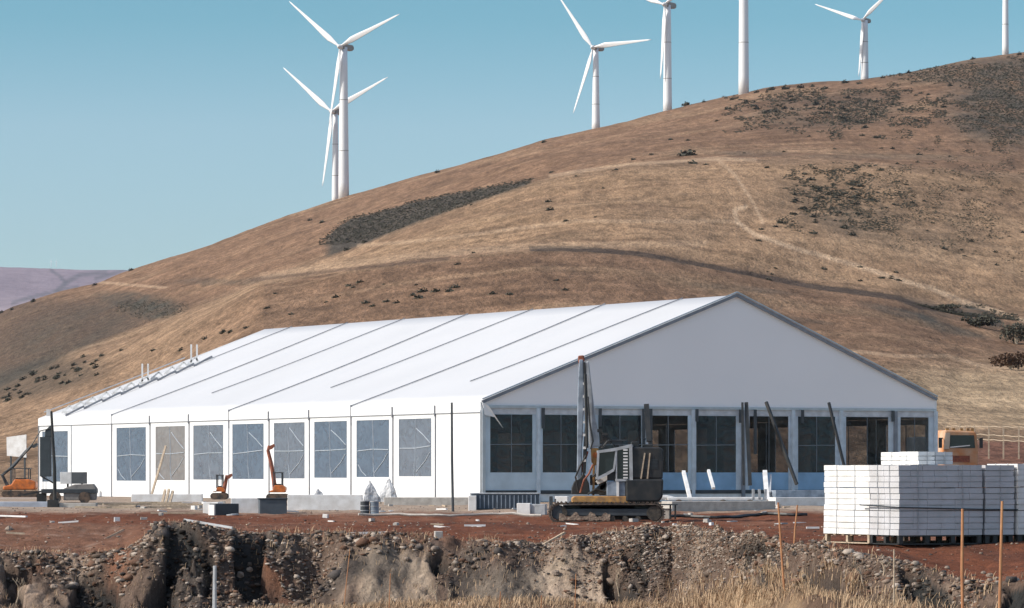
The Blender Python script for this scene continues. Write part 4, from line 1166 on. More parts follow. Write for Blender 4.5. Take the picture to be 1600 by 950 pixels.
plank(576, 836, 1.1, .1, -.02, 'white plank on the rim left of the concrete cube', .13)
plank(862, 849, 1.0, .5, -.45, 'pale timber lying slanted below the excavator', .08, WOOD)
plank(742, 824, .7, .03, 0, 'short pale plank on the red dirt track', .1)
plank(1270, 828, .4, .1, 0, 'small pale offcut left of the pallets', .1)
plank(270, 804, 1.7, .02, 0, 'long pale batten lying in front of the timber heap', .08, WOOD)
h = hit(686, 842)
t = boxo(686, 834, 847, .24, .22, h.y, CONC, 'concrete_cube', 'small pale concrete cube on the rim of the bank', 'concrete block', R(10))
# corrugated containers left of the excavator
t = boxo(790, 766, 790, 2.7, 1.2, 152, mat('dark corrugated sheet', (.075, .10, .13), .5), 'corrugated_crate', 'long dark ribbed crate at the near corner of the marquee', 'crate', R(3), rib=BLG, lid=GRYP)
boxo(738, 766, 790, .32, .7, 151.4, WHT, 'white_cabinet', 'narrow white box at the left end of the ribbed crate', 'box')
boxo(818, 777, 795, .52, .5, 147, WHT, 'white_cabinet', 'white box in front of the ribbed crate', 'box', R(-8))
boxo(840, 779, 796, .6, .5, 147, GRYP, 'metal_bin', 'grey box right of the small white box', 'box', R(-8))
t = boxo(877, 762, 786, .50, .5, 150, WHT, 'appliance', 'upright white cabinet just left of the excavator boom', 'cabinet', R(-10))
m = MB(); m.box(-.27, -.22, -.012, -.002, .05, .5); m.build('door_edge', DRK, t)
boxo(861, 762, 786, .14, .5, 150.2, DRK, 'metal_bin', 'thin dark upright panel left of the white cabinet', 'panel')
# bench right of the excavator
p = g(1043, 142)
t = thing('work_bench', 'small dark work bench just right of the excavator', 'bench', (p.x, p.y, p.z), R(-8))
m = MB(); m.box(-.34, .34, 0, .5, .52, .57); m.build('bench_top', DRK, t)
for x in (-.28, .1, .28):
    m = MB(); m.box(x - .03, x + .03, .05, .11, 0, .52); m.build('leg', BLK, t)
m = MB(); m.box(-.25, .05, .1, .4, .02, .4); m.build('drawer_box', CONC, t)
# flat bed trailer before the blue skirt
p = g(1120, 156)
t = thing('flat_bed_trailer', 'low white flat-bed trailer standing before the blue skirt of the marquee', 'trailer', (p.x, p.y, p.z), R(4))
m = MB(); m.box(-2.0, 1.9, 0, 1.2, .30, .42); m.build('bed', WHT, t, bevel=.02)
m = MB(); m.box(-1.9, 1.8, -.02, .0, .12, .29); m.build('side_panel', BLG, t)
for x in (-1.55, .25, 1.35):
    m = MB(); m.wheel(x, .16, .17, -.08, .12, 18); m.build('wheel', CHAR, t)
m = MB(); m.prism([(-2.9, .28), (-2.0, .34), (-1.7, .44), (-2.0, .50), (-2.9, .46)], .1, .6); m.build('nose', WHT, t, bevel=.05)
for x in (1.5, 1.75, 2.0):
    m = MB(); m.box(x - .05, x + .05, 0, .1, .1, .75); m.build('stake_post', GRYP, t)
slabline(1050, 1212, 783, 795, 150, 152, .9, CONC, 'concrete_kerb', 'rough pale concrete footing below the flat-bed trailer', 'footing')
slabline(1212, 1300, 766, 778, 160, 161, .5, BLG, 'sill_beam', 'blue grey beam lying left of the block stacks', 'beam')
slabline(1212, 1300, 777, 782, 159.2, 160.2, .7, WHT, 'white_sill', 'white sill lying left of the block stacks', 'sill')
# crumpled film lumps
def lump(px, Yd, w, h, label, seed):
    p = g(px, Yd); m = MB(); n1, n2 = 14, 9; r2 = random.Random(seed); vs = []
    for i in range(n2 + 1):
        ph = i / n2
        for k in range(n1):
            a = 2 * math.pi * k / n1
            rr = (1 - ph ** 1.8) * (1 + .28 * math.sin(3 * a + seed) + .12 * r2.uniform(-1, 1)) * w / 2 + .02
            vs.append((rr * math.cos(a), rr * math.sin(a) * .7, ph * h * (1 + .06 * r2.uniform(-1, 1))))
    fs = [(i * n1 + k, i * n1 + (k + 1) % n1, (i + 1) * n1 + (k + 1) % n1, (i + 1) * n1 + k) for i in range(n2) for k in range(n1)]
    fs.append(tuple(n2 * n1 + k for k in range(n1)))
    m.add(vs, fs); o = m.build('film_bundle', mat('greyish film', (.60, .61, .63), .5, bump=.8, bscale=9, stain=(.40, .41, .43)), None, loc=p)
    tag(o, label, 'film bundle', 'bundles of white film')
lump(578, 168, .62, .9, 'lower bundle of crumpled white film by the eighth window from the corner post', 2)
lump(608, 168, .72, 1.0, 'taller bundle of crumpled white film under the nearest side window', 5)
lump(497, 171, .5, .55, 'small crumpled film bundle under the second side window from the drums', 8)
# generator trailer, mast and white board on the left
p = g(112, 164)
t = thing('generator_trailer', 'dark generator trailer parked at the left end of the long side', 'trailer', (p.x, p.y, p.z), R(3))
m = MB(); m.box(-1.3, 1.05, 0, 1.3, .42, .60); m.build('chassis', DRK, t, bevel=.02)
m = MB(); m.prism([(-.35, .12), (1.0, .12), (1.05, .62), (.9, .82), (.1, .80), (-.35, .62)], .05, 1.2); m.build('engine_housing', mat('dusty grey', (.16, .15, .15), .8, stain=(.30, .28, .26)), t, bevel=.03)
for x in (-.7, .55):
    m = MB(); m.wheel(x, .24, .25, -.12, .08, 18); m.build('wheel', CHAR, t)
m = MB(); m.bar((-1.3, .5, .5), (-2.1, .5, .35), .08); m.build('drawbar', BLK, t)
m = MB(); m.box(-1.5, -1.1, .2, .6, 0, .42); m.build('jack', BLK, t)
p2 = Vector((p.x, p.y, p.z))
t = thing('control_box', 'box with white end and grey front standing on the generator trailer', 'box', (p2.x, p2.y + .1, p2.z + .825), R(3))
m = MB(); m.box(-.5, -.02, 0, .8, .0, .5); m.build('white_half', WHT, t, bevel=.01)
m = MB(); m.box(-.018, .6, -.02, .8, .0, .5); m.build('grey_half', mat('mid grey panel', (.11, .12, .13), .6), t, bevel=.01)
m = MB(); m.bar((-.2, .4, -.22), (-.2, .4, 0), .08); m.bar((.4, .4, -.22), (.4, .4, 0), .08); m.build('foot', BLK, t)
A = g(86, 156)
t = thing('mast', 'tall dark mast with a dark cabinet at the left end of the marquee', 'mast', (A.x, A.y, A.z))
ms = 156 / F
m = MB(); m.tube([(0, 0, 0), (-.02, 0, 1.6), (-.15, 0, 3.9)], [.075, .07, .05], 10); m.build('pole', BLK, t)
m = MB(); m.box(-.62, -.18, .0, .35, (800 - 752) * ms, (800 - 690) * ms); m.prism([(-.42, (800 - 690) * ms), (-.1, (800 - 690) * ms), (-.12, (800 - 675) * ms), (-.2, (800 - 672) * ms), (-.4, (800 - 680) * ms)], .0, .35); m.build('cabinet', mat('dark slate', (.05, .065, .075), .6), t, bevel=.015)
m = MB(); m.tube([(-.15, 0, 3.2), (-.6, 0, 3.1), (-.9, 0, 2.6), (-1.3, 0, 2.1)], .025, 6); m.build('cable', BLK, t)
m = MB(); m.bar((0, 0, .95), (-.55, 0, 1.25), .06); m.bar((-.2, 0, .05), (.15, 0, .35), .08); m.box(-.3, .15, -.12, .12, 0, .3); m.build('stay', BLK, t)
m = MB(); m.box(-.35, -.18, -.02, .1, 3.7, 3.98); m.build('lamp_head', WHT, t)
p = g(26, 214)
t = thing('white_board', 'blank white panel held up on posts beside the marquee at the left edge', 'panel', (p.x, p.y, p.z), R(-18))
k = 214 / F
zt_ = lambda py: zpy(py, 214) - p.z
m = MB(); m.hexa([(-.60, 0, zt_(712)), (.58, 0, zt_(715)), (.58, .06, zt_(715)), (-.60, .06, zt_(712)), (-.62, 0, zt_(683)), (.58, 0, zt_(679)), (.58, .06, zt_(679)), (-.62, .06, zt_(683))]); m.build('sheet', WHT, t)
for x in (-.4, .45):
    m = MB(); m.box(x - .04, x + .04, .07, .15, 0, zt_(684)); m.build('post', DRK, t)

# wire fence on the right field
fx = [1500, 1522, 1545, 1568, 1592, 1618]
ft = thing('wire_fence', 'pale rope fence with thin posts across the field at the right edge', 'fence', at(1500, 690, 262))
o = ft.location.copy()
for x in fx + [1478]:
    A = at(x, 0, 262 - (x - 1500) * .1); A.z = gz(A.x, A.y) - .1
    B = A.copy(); B.z = zpy(664 + (x - 1500) * .025, A.y)
    m = MB(); m.bar(A - o, B - o, .09); m.build('post', WOOD, ft)
for a0, a1 in ((666, 668), (676, 684), (684, 691)):
    m = MB(); pts = []
    for i in range(28):
        x = 1478 + i * 5.4; Yd = 262 - (x - 1500) * .1
        q = at(x, a0 + (a1 - a0) * i / 27 + .6 * math.sin(i * 1.7), Yd); pts.append(q - o)
    m.tube(pts, .03, 5); m.build('wire', WOOD, ft)

# dark line on the dirt, drawn as a black tube
pts = []
for i in range(24):
    x = 1030 + i * 10; q = g(x, 143 + .6 * math.sin(i * .5) + i * .12, .05); pts.append(q)
cable(pts, .07, 'hose', 'dark line lying on the red dirt between excavator and block stacks', 'hose', BLK)
pts = [g(560 + i * 11, 145.5 + .3 * math.sin(i * .4), .06) for i in range(27)]
cable(pts, .05, 'pipe', 'thin pale pipe lying along the dirt before the near corner', 'pipe', CONC)
pts = [g(1215 + i * 8, 150 - i * .3, .05) for i in range(9)]

# ================================================================ shrubs
def shrub_mesh(seed, n=170, flat=.62):
    r = np.random.default_rng(seed); vs = []; fs = []
    for i in range(n):
        d = r.normal(size=3); d /= np.linalg.norm(d); d[2] = abs(d[2])
        c = d * np.array([.5, .5, flat]) * r.uniform(.25, 1.0) * (1 + .25 * math.sin(4 * math.atan2(d[1], d[0]) + seed))
        a = r.normal(size=3); a /= np.linalg.norm(a); b = np.cross(a, r.normal(size=3)); b /= np.linalg.norm(b)
        s = r.uniform(.07, .15)
        o = len(vs); vs += [c + a * s, c + b * s, c - a * s, c - b * s]; fs.append((o, o + 1, o + 2, o + 3))
    return np.array(vs), np.array(fs)
SH = mat('dark shrub leaves', (.085, .080, .056), .8, stain=(.045, .045, .035), vscale=3)
SHB = mat('brown dry shrub', (.13, .075, .045), .85, stain=(.08, .05, .035), vscale=3)
shm = []
for i in range(6):
    V, Fc = shrub_mesh(100 + i)
    o = numesh('shrub', V, Fc, SH); shm.append(o.data); bpy.data.objects.remove(o)
def shrub(px, py, wpx, label, grp, k=0, hgt=1.0):
    h = hit(px, py)
    if h is None: return
    w_ = wpx * h.y / F
    o = bpy.data.objects.new('shrub', shm[k % 6]); COL.objects.link(o)
    o.location = h - Vector((0, 0, .1 * w_)); o.scale = (w_, w_ * 1.1, w_ * .66 * hgt); o.rotation_euler = (0, 0, random.uniform(0, 6.28))
    tag(o, label, 'shrub', grp)
rs = random.Random(11)
regs = [
 ('dark shrub among many on the upper right slope below the short turbine', 'shrubs of the upper right slope', [(rs.gauss(1300, 85), rs.gauss(170, 20), rs.uniform(5, 14)) for _ in range(85)]),
 ('dark shrub in the thick group right of the pale winding track', 'shrubs right of the winding track', [(rs.gauss(1310, 42), rs.gauss(318, 24), rs.uniform(6, 15)) for _ in range(60)]),
 ('small dark shrub scattered on the right-hand slope', 'shrubs scattered on the right slope', [(rs.uniform(1180, 1600), rs.uniform(230, 440), rs.uniform(4, 11)) for _ in range(55)]),
 ('dark shrub in the clump at the left above the marquee roof end', 'shrubs above the left roof end', [(lambda x: (x, 618 - x * .33 + rs.gauss(0, 9), rs.uniform(7, 15)))(rs.uniform(0, 165)) for _ in range(44)]),
]
for lb, gp, L in regs:
    for i, (x, y, w_) in enumerate(L):
        if y < np.interp(x, [1000, 1160, 1350, 1600], [180, 148, 126, 90]) : y = 160 + rs.uniform(0, 40)
        shrub(x, y, w_, lb, gp, i)
low = [(430, 460, 8), (350, 520, 14), (385, 513, 10), (418, 482, 8), (545, 447, 11), (552, 450, 9), (562, 442, 12), (525, 465, 14), (510, 473, 8), (572, 474, 14), (583, 479, 12), (604, 472, 13), (620, 474, 12), (645, 462, 12),
       (655, 466, 16), (660, 457, 18), (680, 456, 17), (702, 456, 16), (713, 450, 15), (770, 460, 14), (796, 461, 13), (715, 414, 11), (650, 446, 8), (455, 492, 10), (415, 483, 8), (883, 454, 13), (870, 439, 10), (740, 396, 7), (600, 445, 6), (283, 548, 13), (321, 530, 12), (360, 520, 13), (240, 548, 10), (190, 548, 8)]
for i, (x, y, w_) in enumerate(low): shrub(x, y, w_, 'small dark shrub on the lower slope just above the marquee roof', 'shrubs above the marquee roof', i)
mid = [(485, 345, 9), (504, 348, 12), (857, 316, 12), (859, 329, 14), (885, 346, 10), (737, 321, 6), (943, 295, 7), (963, 266, 9), (1018, 242, 8), (990, 250, 9), (1075, 243, 30), (1082, 256, 16), (1103, 258, 9), (1048, 219, 10), (571, 379, 12), (543, 391, 13), (862, 270, 8), (900, 276, 6), (930, 340, 6), (1120, 190, 8), (1075, 220, 9)]
for i, (x, y, w_) in enumerate(mid): shrub(x, y, w_, 'lone dark shrub on the middle of the big hillside', 'lone shrubs of the mid slope', i)
sky_ = [(684, 268, 9), (850, 221, 10), (1073, 163, 14), (1182, 143, 9), (1205, 139, 12), (1228, 138, 14), (1250, 136, 12), (1270, 134, 9), (1320, 128, 12), (1475, 98, 9), (1520, 91, 9), (1593, 84, 10), (19, 482, 8), (52, 470, 11), (205, 421, 9), (148, 444, 8), (3, 487, 9), (1100, 158, 8), (1380, 120, 8), (1420, 112, 9)]
for i, (x, y, w_) in enumerate(sky_): shrub(x, y + 2, w_, 'dark shrub silhouetted on the skyline of the hill', 'shrubs on the skyline', i, 1.3)
# two large bushes at the right edge
def bush(px, py, Wpx, Hpx, label, m_, n=1500):
    h = hit(px, py); k = h.y / F; W, H = Wpx * k, Hpx * k
    t = thing('bush', label, 'bush', h)
    r = np.random.default_rng(int(px)); vs = []; fs = []
    cl_ = [(r.uniform(-.38, .38), r.uniform(-.3, .3), r.uniform(.25, .75), r.uniform(.16, .28)) for _ in range(16)]
    for i in range(n):
        cx, cy, cz, cr_ = cl_[r.integers(len(cl_))]
        d = r.normal(size=3); d /= np.linalg.norm(d)
        c = np.array([cx * W, cy * W, cz * H]) + d * cr_ * np.array([W, W, H]) * r.uniform(.6, 1.05)
        c[2] = max(c[2], .05)
        a = r.normal(size=3); a /= np.linalg.norm(a); b = np.cross(a, r.normal(size=3)); b /= np.linalg.norm(b); s = W * r.uniform(.018, .04)
        o = len(vs); vs += [c + a * s, c + b * s, c - a * s, c - b * s]; fs.append((o, o + 1, o + 2, o + 3))
    o = numesh('foliage', np.array(vs), np.array(fs), m_); o.parent = t
    m = MB()
    for q in range(5): m.tube([(0, 0, -.1), (r.uniform(-.1, .1) * W, 0, .3 * H), (r.uniform(-.3, .3) * W, r.uniform(-.2, .2) * W, .7 * H)], [.05 * H, .035 * H, .012 * H], 6)
    m.build('stem', WOOD, t)
bush(1588, 538, 48, 36, 'big round dark green bush at the right edge of the slope', SH)
bush(1578, 578, 56, 30, 'big brown leafless-looking bush at the right edge of the slope', SHB)
bush(1530, 512, 60, 20, 'wide dark bush in the gully at the right', SH)
bush(1480, 486, 40, 12, 'low dark bush on the gully rim left of the wide one', SH, 700)
# scrub patches: masses nobody could count
def scrub(name, label, inside, n, smin, smax, box_):
    r = np.random.default_rng(5 + n); Vs = []; Fs = []; o = 0
    x = r.uniform(box_[0], box_[1], n); y = r.uniform(box_[2], box_[3], n)
    k = np.array([bool(inside(a, b)) for a, b in zip(x, y)]); x = x[k]; y = y[k]
    D = np.geomspace(600, 1800, 200)[None, :]
    XX = (x[:, None] - 800) / F * D; YY = D + XX * 0
    hz_ = height(XX.ravel(), YY.ravel()).reshape(XX.shape)
    ok = hz_ >= CAMZ - (y[:, None] - HZ) / F * D
    for j in range(len(x)):
        if not ok[j].any(): continue
        i = int(np.argmax(ok[j])); q = r.uniform(-.5, .5); i0 = max(0, min(len(D[0]) - 1, i + (1 if q > 0 else -1))); q = abs(q)
        h = tuple(a[j, i] * (1 - q) + a[j, i0] * q for a in (XX, YY, hz_))
        h = (h[0] + r.normal(0, .6), h[1], h[2])
        w_ = r.uniform(smin, smax) * h[1] / F
        V, Fc = SHN[r.integers(6)]
        Vs.append(V * np.array([w_, w_, w_ * .6]) + np.array(h)); Fs.append(Fc + o); o += len(V)
    ob = numesh(name, np.concatenate(Vs), np.concatenate(Fs), SH); ob['kind'] = 'stuff'; tag(ob, label, 'scrub'); return ob
SHN = [shrub_mesh(200 + i, 26) for i in range(6)]
top1 = pl([(500, 380), (525, 356), (548, 340), (590, 332), (640, 316), (700, 304), (760, 293), (820, 281), (835, 279)])
bot1 = pl([(500, 384), (560, 380), (590, 372), (640, 352), (716, 326), (800, 298), (835, 284)])
scrub('scrub_patch', 'long dark patch of scrub in the fold of the hill behind the marquee', lambda x, y: top1(x) < y < bot1(x), 15000, 3, 6, (498, 836, 278, 386))
def in2(x, y):
    e_ = math.hypot((x - 1605) / 110, (y - 165) / 66); e2 = math.hypot((x - 1500) / 110, (y - 118) / 17)
    return float(fbm(np.array([x / 24.]), np.array([y / 9.]), 3, 310)[0]) > -.75 + 1.0 * max(0, min(e_, e2) - .25)
scrub('scrub_patch', 'dark grey scrub covering the top right of the hill', in2, 13000, 2.2, 5.5, (1385, 1620, 88, 240))
scrub('scrub_patch', 'dark scrub in the hollow at the left of the hill', lambda x, y: ((x - 240) / 52) ** 2 + ((y - 483) / 14) ** 2 < 1 + .3 * math.sin(x * .13 + y * .2), 1500, 2, 4.5, (165, 300, 460, 502))

def patchy(cx, cy, rx, ry, thr, seed, fq=9.):
    def f(x, y):
        e_ = math.hypot((x - cx) / rx, (y - cy) / ry)
        return e_ < 1.3 and float(fbm(np.array([x / fq / 2.5]), np.array([y / fq]), 3, seed)[0]) > thr + .5 * max(0, e_ - .4)
    return f
scrub('scrub_patch', 'broken patches of low scrub under the short turbine on the upper right slope', patchy(1290, 175, 165, 40, -.12, 301), 11000, 2.5, 6, (1130, 1480, 140, 222))
scrub('scrub_patch', 'thick low scrub right of the pale winding track', patchy(1320, 315, 90, 50, -.2, 302), 8500, 2.5, 6.5, (1210, 1430, 255, 378))
scrub('scrub_patch', 'thin low scrub spread over the far right of the slope', patchy(1480, 320, 160, 80, .0, 303), 9000, 2, 5, (1340, 1610, 230, 410))
scrub('scrub_patch', 'dark scrub filling the gully at the right end of the track', patchy(1500, 500, 80, 20, -.25, 304), 4000, 3, 7, (1430, 1590, 478, 524))
# ================================================================ rubble, rocks, grass
def edge_at(X, Yg): 
    px = 800 + F * X / Yg; return EDGE_Y(px) + 1.6 * fbm(X * .35, X * 0 + 3, 3, 11)
def rubble(name, label, n, smin, smax, m_, sampler, seed, flat=.75):
    r = np.random.default_rng(seed)
    phi = (1 + 5 ** .5) / 2
    I = np.array([(-1, phi, 0), (1, phi, 0), (-1, -phi, 0), (1, -phi, 0), (0, -1, phi), (0, 1, phi), (0, -1, -phi), (0, 1, -phi), (phi, 0, -1), (phi, 0, 1), (-phi, 0, -1), (-phi, 0, 1)], float) / 1.9
    T = np.array([(0, 11, 5), (0, 5, 1), (0, 1, 7), (0, 7, 10), (0, 10, 11), (1, 5, 9), (5, 11, 4), (11, 10, 2), (10, 7, 6), (7, 1, 8), (3, 9, 4), (3, 4, 2), (3, 2, 6), (3, 6, 8), (3, 8, 9), (4, 9, 5), (2, 4, 11), (6, 2, 10), (8, 6, 7), (9, 8, 1)])
    X, Y = sampler(r, n); n = len(X)
    s = smin * (smax / smin) ** (r.uniform(0, 1, n) ** 3.0)
    Z = height(X, Y)
    V = I[None] * (1 + r.uniform(-.35, .35, (n, 12, 1))) * s[:, None, None] * np.stack([r.uniform(.7, 1.3, n), r.uniform(.7, 1.3, n), r.uniform(.5, 1, n) * flat], 1)[:, None, :]
    a = r.uniform(0, 6.28, n); ca, sa = np.cos(a)[:, None], np.sin(a)[:, None]
    V = np.stack([V[..., 0] * ca - V[..., 1] * sa, V[..., 0] * sa + V[..., 1] * ca, V[..., 2]], -1) + np.stack([X, Y, Z + s * .15], 1)[:, None, :]
    Fc = (T[None] + (np.arange(n) * 12)[:, None, None]).reshape(-1, 3)
    base_ = np.array([[.25, .19, .15], [.16, .12, .095], [.38, .32, .27], [.17, .10, .07], [.08, .07, .066]])
    c = base_[r.integers(0, 5, n)] * r.uniform(.75, 1.2, (n, 1))
    c = c * (1 - .72 * np.clip(cave(X, 800 + F * X / Y, (Y - edge_at(X, Y) + 3.4) / 3.4), 0, 1) * (Y < edge_at(X, Y) - .3))[:, None]   # stones darkened in the hollows to match their dark soil and painted shade
    ob = numesh(name, V.reshape(-1, 3), Fc, m_, np.repeat(c, 12, 0)); ob['kind'] = 'stuff'; return tag(ob, label, 'rubble')
M_rock = ground_mat('rubble stone', [4.0], .2, .03, 14)
def bank_s(dens):
    def f(r, n):
        X = r.uniform(-19, 17, n); Y0 = 100 + 0 * X
        for _ in range(4): Y0 = edge_at(X, Y0)
        o = r.uniform(-5.0, .8, n); Y = Y0 + o
        px = 800 + F * X / Y; t = (o + 3.4) / 3.4
        d = 2.0 * fbm(X * .45, Y * .7, 4, 77) + dens - .12 - .9 * ss(545, 580, px) * ss(700, 670, px) * ss(.75, .4, t) - .9 * ss(720, 750, px) * ss(980, 930, px) * ss(.6, .3, t) - .2 * ss(400, 200, px)
        k = r.uniform(-.6, .6, n) < d
        return X[k], Y[k]
    return f
rubble('rubble', 'broken stone and clods covering the cut bank in the foreground', 60000, .012, .11, M_rock, bank_s(.12), 1)
def heap_s(r, n):
    X = r.normal(4.7, 1.9, n); Y0 = 108 + 0 * X
    for _ in range(4): Y0 = edge_at(X, Y0)
    return X, Y0 + r.normal(-.6, 1.0, n)
rubble('rubble', 'larger clods and angular stones fallen down the cut bank', 2600, .05, .22, M_rock, bank_s(.0), 12)
rubble('gravel', 'grey gravel heap on the rim right of centre', 16000, .02, .07, M_rock, heap_s, 2)
def site_s(r, n):
    X = r.uniform(-22, 16, n); Y0 = 108 + 0 * X
    for _ in range(4): Y0 = edge_at(X, Y0)
    return X, Y0 + r.uniform(0, 1, n) ** 1.7 * 45
rubble('gravel', 'loose small stones strewn over the red dirt of the site', 5000, .015, .06, M_rock, site_s, 3)
# single larger rocks
rs = random.Random(21)
ROCKM = mat('dusty rock', (.28, .22, .175), .9, bump=.5, bscale=5, stain=(.19, .15, .125), vscale=2.5)
rock_me = []
for i in range(4):
    m = MB(); r2 = random.Random(i); vs = []
    for a in range(7):
        ph = math.pi * a / 6
        for b in range(10):
            th = 2 * math.pi * b / 10; q = 1 + r2.uniform(-.2, .2); vs.append((q * math.sin(ph) * math.cos(th) * .5, q * math.sin(ph) * math.sin(th) * .45, q * math.cos(ph) * .36))
    m.add(vs, [(a * 10 + b, a * 10 + (b + 1) % 10, (a + 1) * 10 + (b + 1) % 10, (a + 1) * 10 + b) for a in range(6) for b in range(10)])
    o = m.build('rock', ROCKM, None); rock_me.append(o.data); bpy.data.objects.remove(o)
def rock(px, py, wpx, label, grp, k):
    h = hit(px, py)
    if h is None: return
    w_ = wpx * h.y / F; o = bpy.data.objects.new('rock', rock_me[k % 4]); COL.objects.link(o)
    o.location = h + Vector((0, 0, .12 * w_)); o.scale = (w_,) * 3; o.rotation_euler = (0, 0, rs.uniform(0, 6)); tag(o, label, 'rock', grp)
rock(1295, 851, 9, 'larger of two pale round stones on the rim below the pallets', None, 0)
rock(1304, 853, 7, 'smaller of two pale round stones on the rim below the pallets', None, 1)
rock(643, 860, 9, 'pale round stone on the bank left of the concrete cube', None, 2)
rock(332, 811, 6, 'pale stone below the two-tone crate', None, 3)
rock(825, 819, 6, 'white stone on the red dirt left of the excavator', None, 1)
rock(14, 830, 14, 'dark lump of rock on the left slope by the thin stick', None, 2)
rock(240, 850, 12, 'pale boulder at the left shoulder of the dark cut', None, 3)
for i in range(13): rock(rs.uniform(0, 420), rs.uniform(872, 925), rs.uniform(6, 16), 'pale boulder sticking out of the left part of the cut bank', 'boulders in the left bank', i)
for i in range(26): rock(rs.uniform(1240, 1560), rs.uniform(875, 940), rs.uniform(5, 12), 'pale stone in the dark bank under the block stacks', 'stones in the right bank', i)
for i in range(26): rock(rs.uniform(420, 1150), rs.uniform(850, 910), rs.uniform(6, 13), 'pale stone in the middle of the cut bank', 'stones in the middle bank', i)

# scraps lying about the site
scm = []
for i, (a, b, c_, mm) in enumerate(((.22, .12, .09, CONC), (.35, .08, .05, WOOD), (.16, .14, .12, WHT), (.5, .05, .04, WHT), (.28, .2, .03, GRYP))):
    m = MB(); m.hexa([(-a / 2, -b / 2, 0), (a / 2, -b / 2 * .9, 0), (a / 2 * .95, b / 2, 0), (-a / 2, b / 2, 0), (-a / 2, -b / 2, c_), (a / 2, -b / 2, c_ * .9), (a / 2, b / 2 * .92, c_), (-a / 2 * .96, b / 2, c_)])
    o = m.build('scrap', mm, None); scm.append(o.data); bpy.data.objects.remove(o)
rs = random.Random(77)
for gi, (lb, gp, n_, xr, yr) in enumerate((('small pale scrap lying on the red dirt track', 'scraps on the red dirt', 34, (60, 1250), (126, 146)),
                                      ('small scrap in the pale strip at the foot of the long white side', 'scraps along the long side', 46, (150, 745), (149, 164)),
                                      ('small scrap lying before the marquee front near the excavator', 'scraps before the front', 30, (745, 1270), (147, 163)))):
    for i in range(n_):
        p = g(rs.uniform(*xr), rs.uniform(*yr), .01); o = bpy.data.objects.new('scrap', scm[rs.randrange(5)]); COL.objects.link(o)
        o.location = p; o.rotation_euler = (0, rs.uniform(-.1, .1), rs.uniform(0, 6.28)); o.scale = (rs.uniform(.7, 1.5),) * 3; tag(o, lb, 'scrap', gp)

# dead grass and dry twigs
def grass(name, label, n, sampler, hmin, hmax, seed, w_=.010):
    r = np.random.default_rng(seed); X, Y = sampler(r, n); n = len(X); Z = height(X, Y)
    h = r.uniform(hmin, hmax, n) * (.7 + .6 * (fbm(X * .9, Y * .9, 2, 88) + .5)); a = r.uniform(0, 6.28, n); l = r.normal(.12, .22, n) * h; l2 = r.normal(0, .2, n) * h
    ca, sa = np.cos(a) * w_, np.sin(a) * w_
    B = np.stack([X, Y, Z - .02], 1); A0 = B + np.stack([ca, sa, ca * 0], 1); A1 = B - np.stack([ca, sa, ca * 0], 1)
    M = B + np.stack([l * .35, l2 * .35, h * .6], 1); M0 = M + np.stack([ca, sa, ca * 0], 1) * .7; M1 = M - np.stack([ca, sa, ca * 0], 1) * .7
    Tp = B + np.stack([l, l2, h], 1); T0 = Tp + np.stack([ca, sa, ca * 0], 1) * .35; T1 = Tp - np.stack([ca, sa, ca * 0], 1) * .35
    V = np.stack([A0, A1, M1, M0, T1, T0], 1).reshape(-1, 3)
    Fc = (np.array([[0, 1, 2, 3], [3, 2, 4, 5]])[None] + (np.arange(n) * 6)[:, None, None]).reshape(-1, 4)
    c = np.array([.50, .36, .235]) * r.uniform(.55, 1.25, (n, 1)) * np.array([1, 1, 1])
    c[r.uniform(0, 1, n) < .2] *= np.array([.7, .62, .6])
    ob = numesh(name, V, Fc, M_straw, np.repeat(c, 6, 0)); ob['kind'] = 'stuff'; return tag(ob, label, 'grass')
M_straw = ground_mat('dead straw', [3.0], .12, .0, 5)
def floor_s(r, n):
    X = r.uniform(-19, 17, n); Y0 = 104 + 0 * X
    for _ in range(4): Y0 = edge_at(X, Y0)
    o = -3.5 - r.uniform(0, 1, n) ** 1.3 * 7; Y = Y0 + o
    k = r.uniform(-.5, .5, n) < 1.4 * fbm(X * .55, Y * .5, 3, 90) + .05 - .45 * ss(1280, 1340, 800 + F * X / Y)
    return X[k], Y[k]
grass('dead_grass', 'straw-coloured dead grass along the foot of the cut bank', 42000, floor_s, .05, .24, 4)
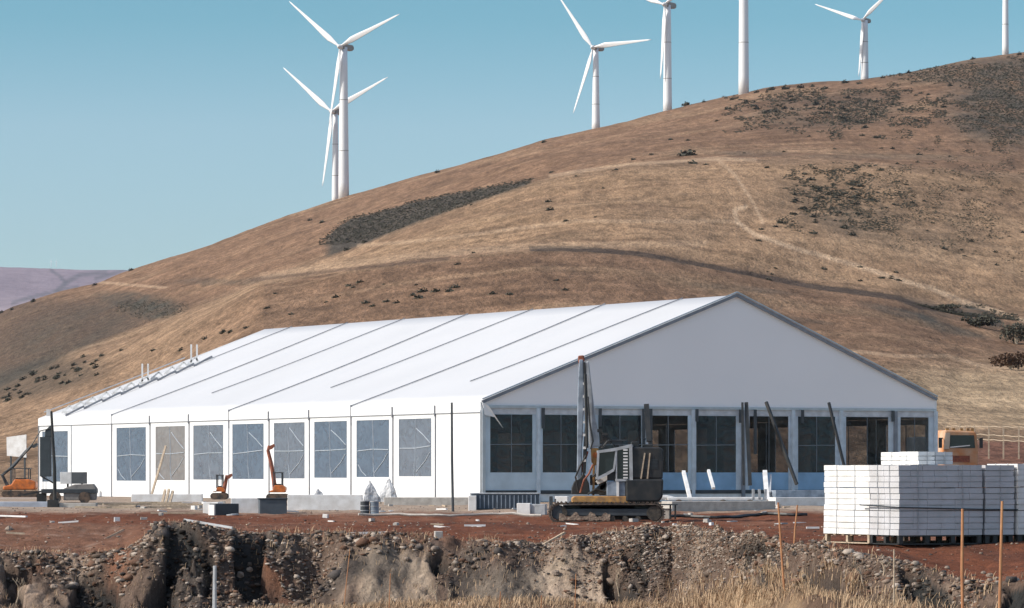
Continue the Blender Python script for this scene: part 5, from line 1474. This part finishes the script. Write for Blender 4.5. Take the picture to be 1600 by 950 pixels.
def mound_s(r, n):
    X = r.normal(6.6, 1.3, n); Y0 = 100 + 0 * X
    for _ in range(4): Y0 = edge_at(X, Y0)
    return X, Y0 - 2.6 - np.abs(r.normal(0, 3.0, n))
grass('dead_grass', 'taller dead grass on the spoil mound at the lower right', 7000, mound_s, .10, .34, 6)
def sparse_s(r, n):
    X = r.uniform(-19, 17, n); Y0 = 104 + 0 * X
    for _ in range(4): Y0 = edge_at(X, Y0)
    Y = Y0 + r.uniform(-3.6, 2.0, n)
    k = r.uniform(-.5, .5, n) < fbm(X * 1.2, Y * 1.0, 3, 93) - .1
    return X[k], Y[k]
grass('dead_grass', 'sparse dry tufts on the face and rim of the bank', 14000, sparse_s, .05, .2, 9)
# bare twigs in the cut
def twig(px, py, Hpx, label, seed):
    h = hit(px, py)
    if h is None: return
    k = h.y / F; r2 = random.Random(seed); m = MB()
    def br(p, d, L, r0, n):
        q = p + d * L; m.tube([p, p.lerp(q, .5) + Vector((r2.uniform(-.03, .03), 0, r2.uniform(-.02, .02))), q], [r0, r0 * .8, r0 * .5], 5)
        if n:
            for _ in range(2 + r2.randint(0, 1)):
                nd = (d + Vector((r2.uniform(-.9, .9), r2.uniform(-.4, .4), r2.uniform(-.2, .5)))).normalized(); br(p.lerp(q, r2.uniform(.5, 1)), nd, L * .6, r0 * .6, n - 1)
    br(Vector((0, 0, -.05)), Vector((r2.uniform(-.4, .4), 0, 1)).normalized(), Hpx * k * .6, .022, 3)
    o = m.build('dry_twig', WOOD, None, loc=h); tag(o, label, 'dry branch', None)
twig(683, 944, 36, 'bare forked branch in the cave-like cut at the centre left', 1)
twig(697, 946, 26, 'smaller bare branch beside the forked one in the cut', 2)
twig(968, 940, 42, 'bare branch below the gravel heap', 3)
twig(1352, 930, 60, 'long bare branch bending over the right bank', 4)
twig(1380, 905, 30, 'short bare twig on the right bank under the stacks', 5)
twig(25, 945, 40, 'bare twig at the lower left corner of the bank', 6)
twig(1165, 905, 28, 'bare twig on the spoil mound', 7)
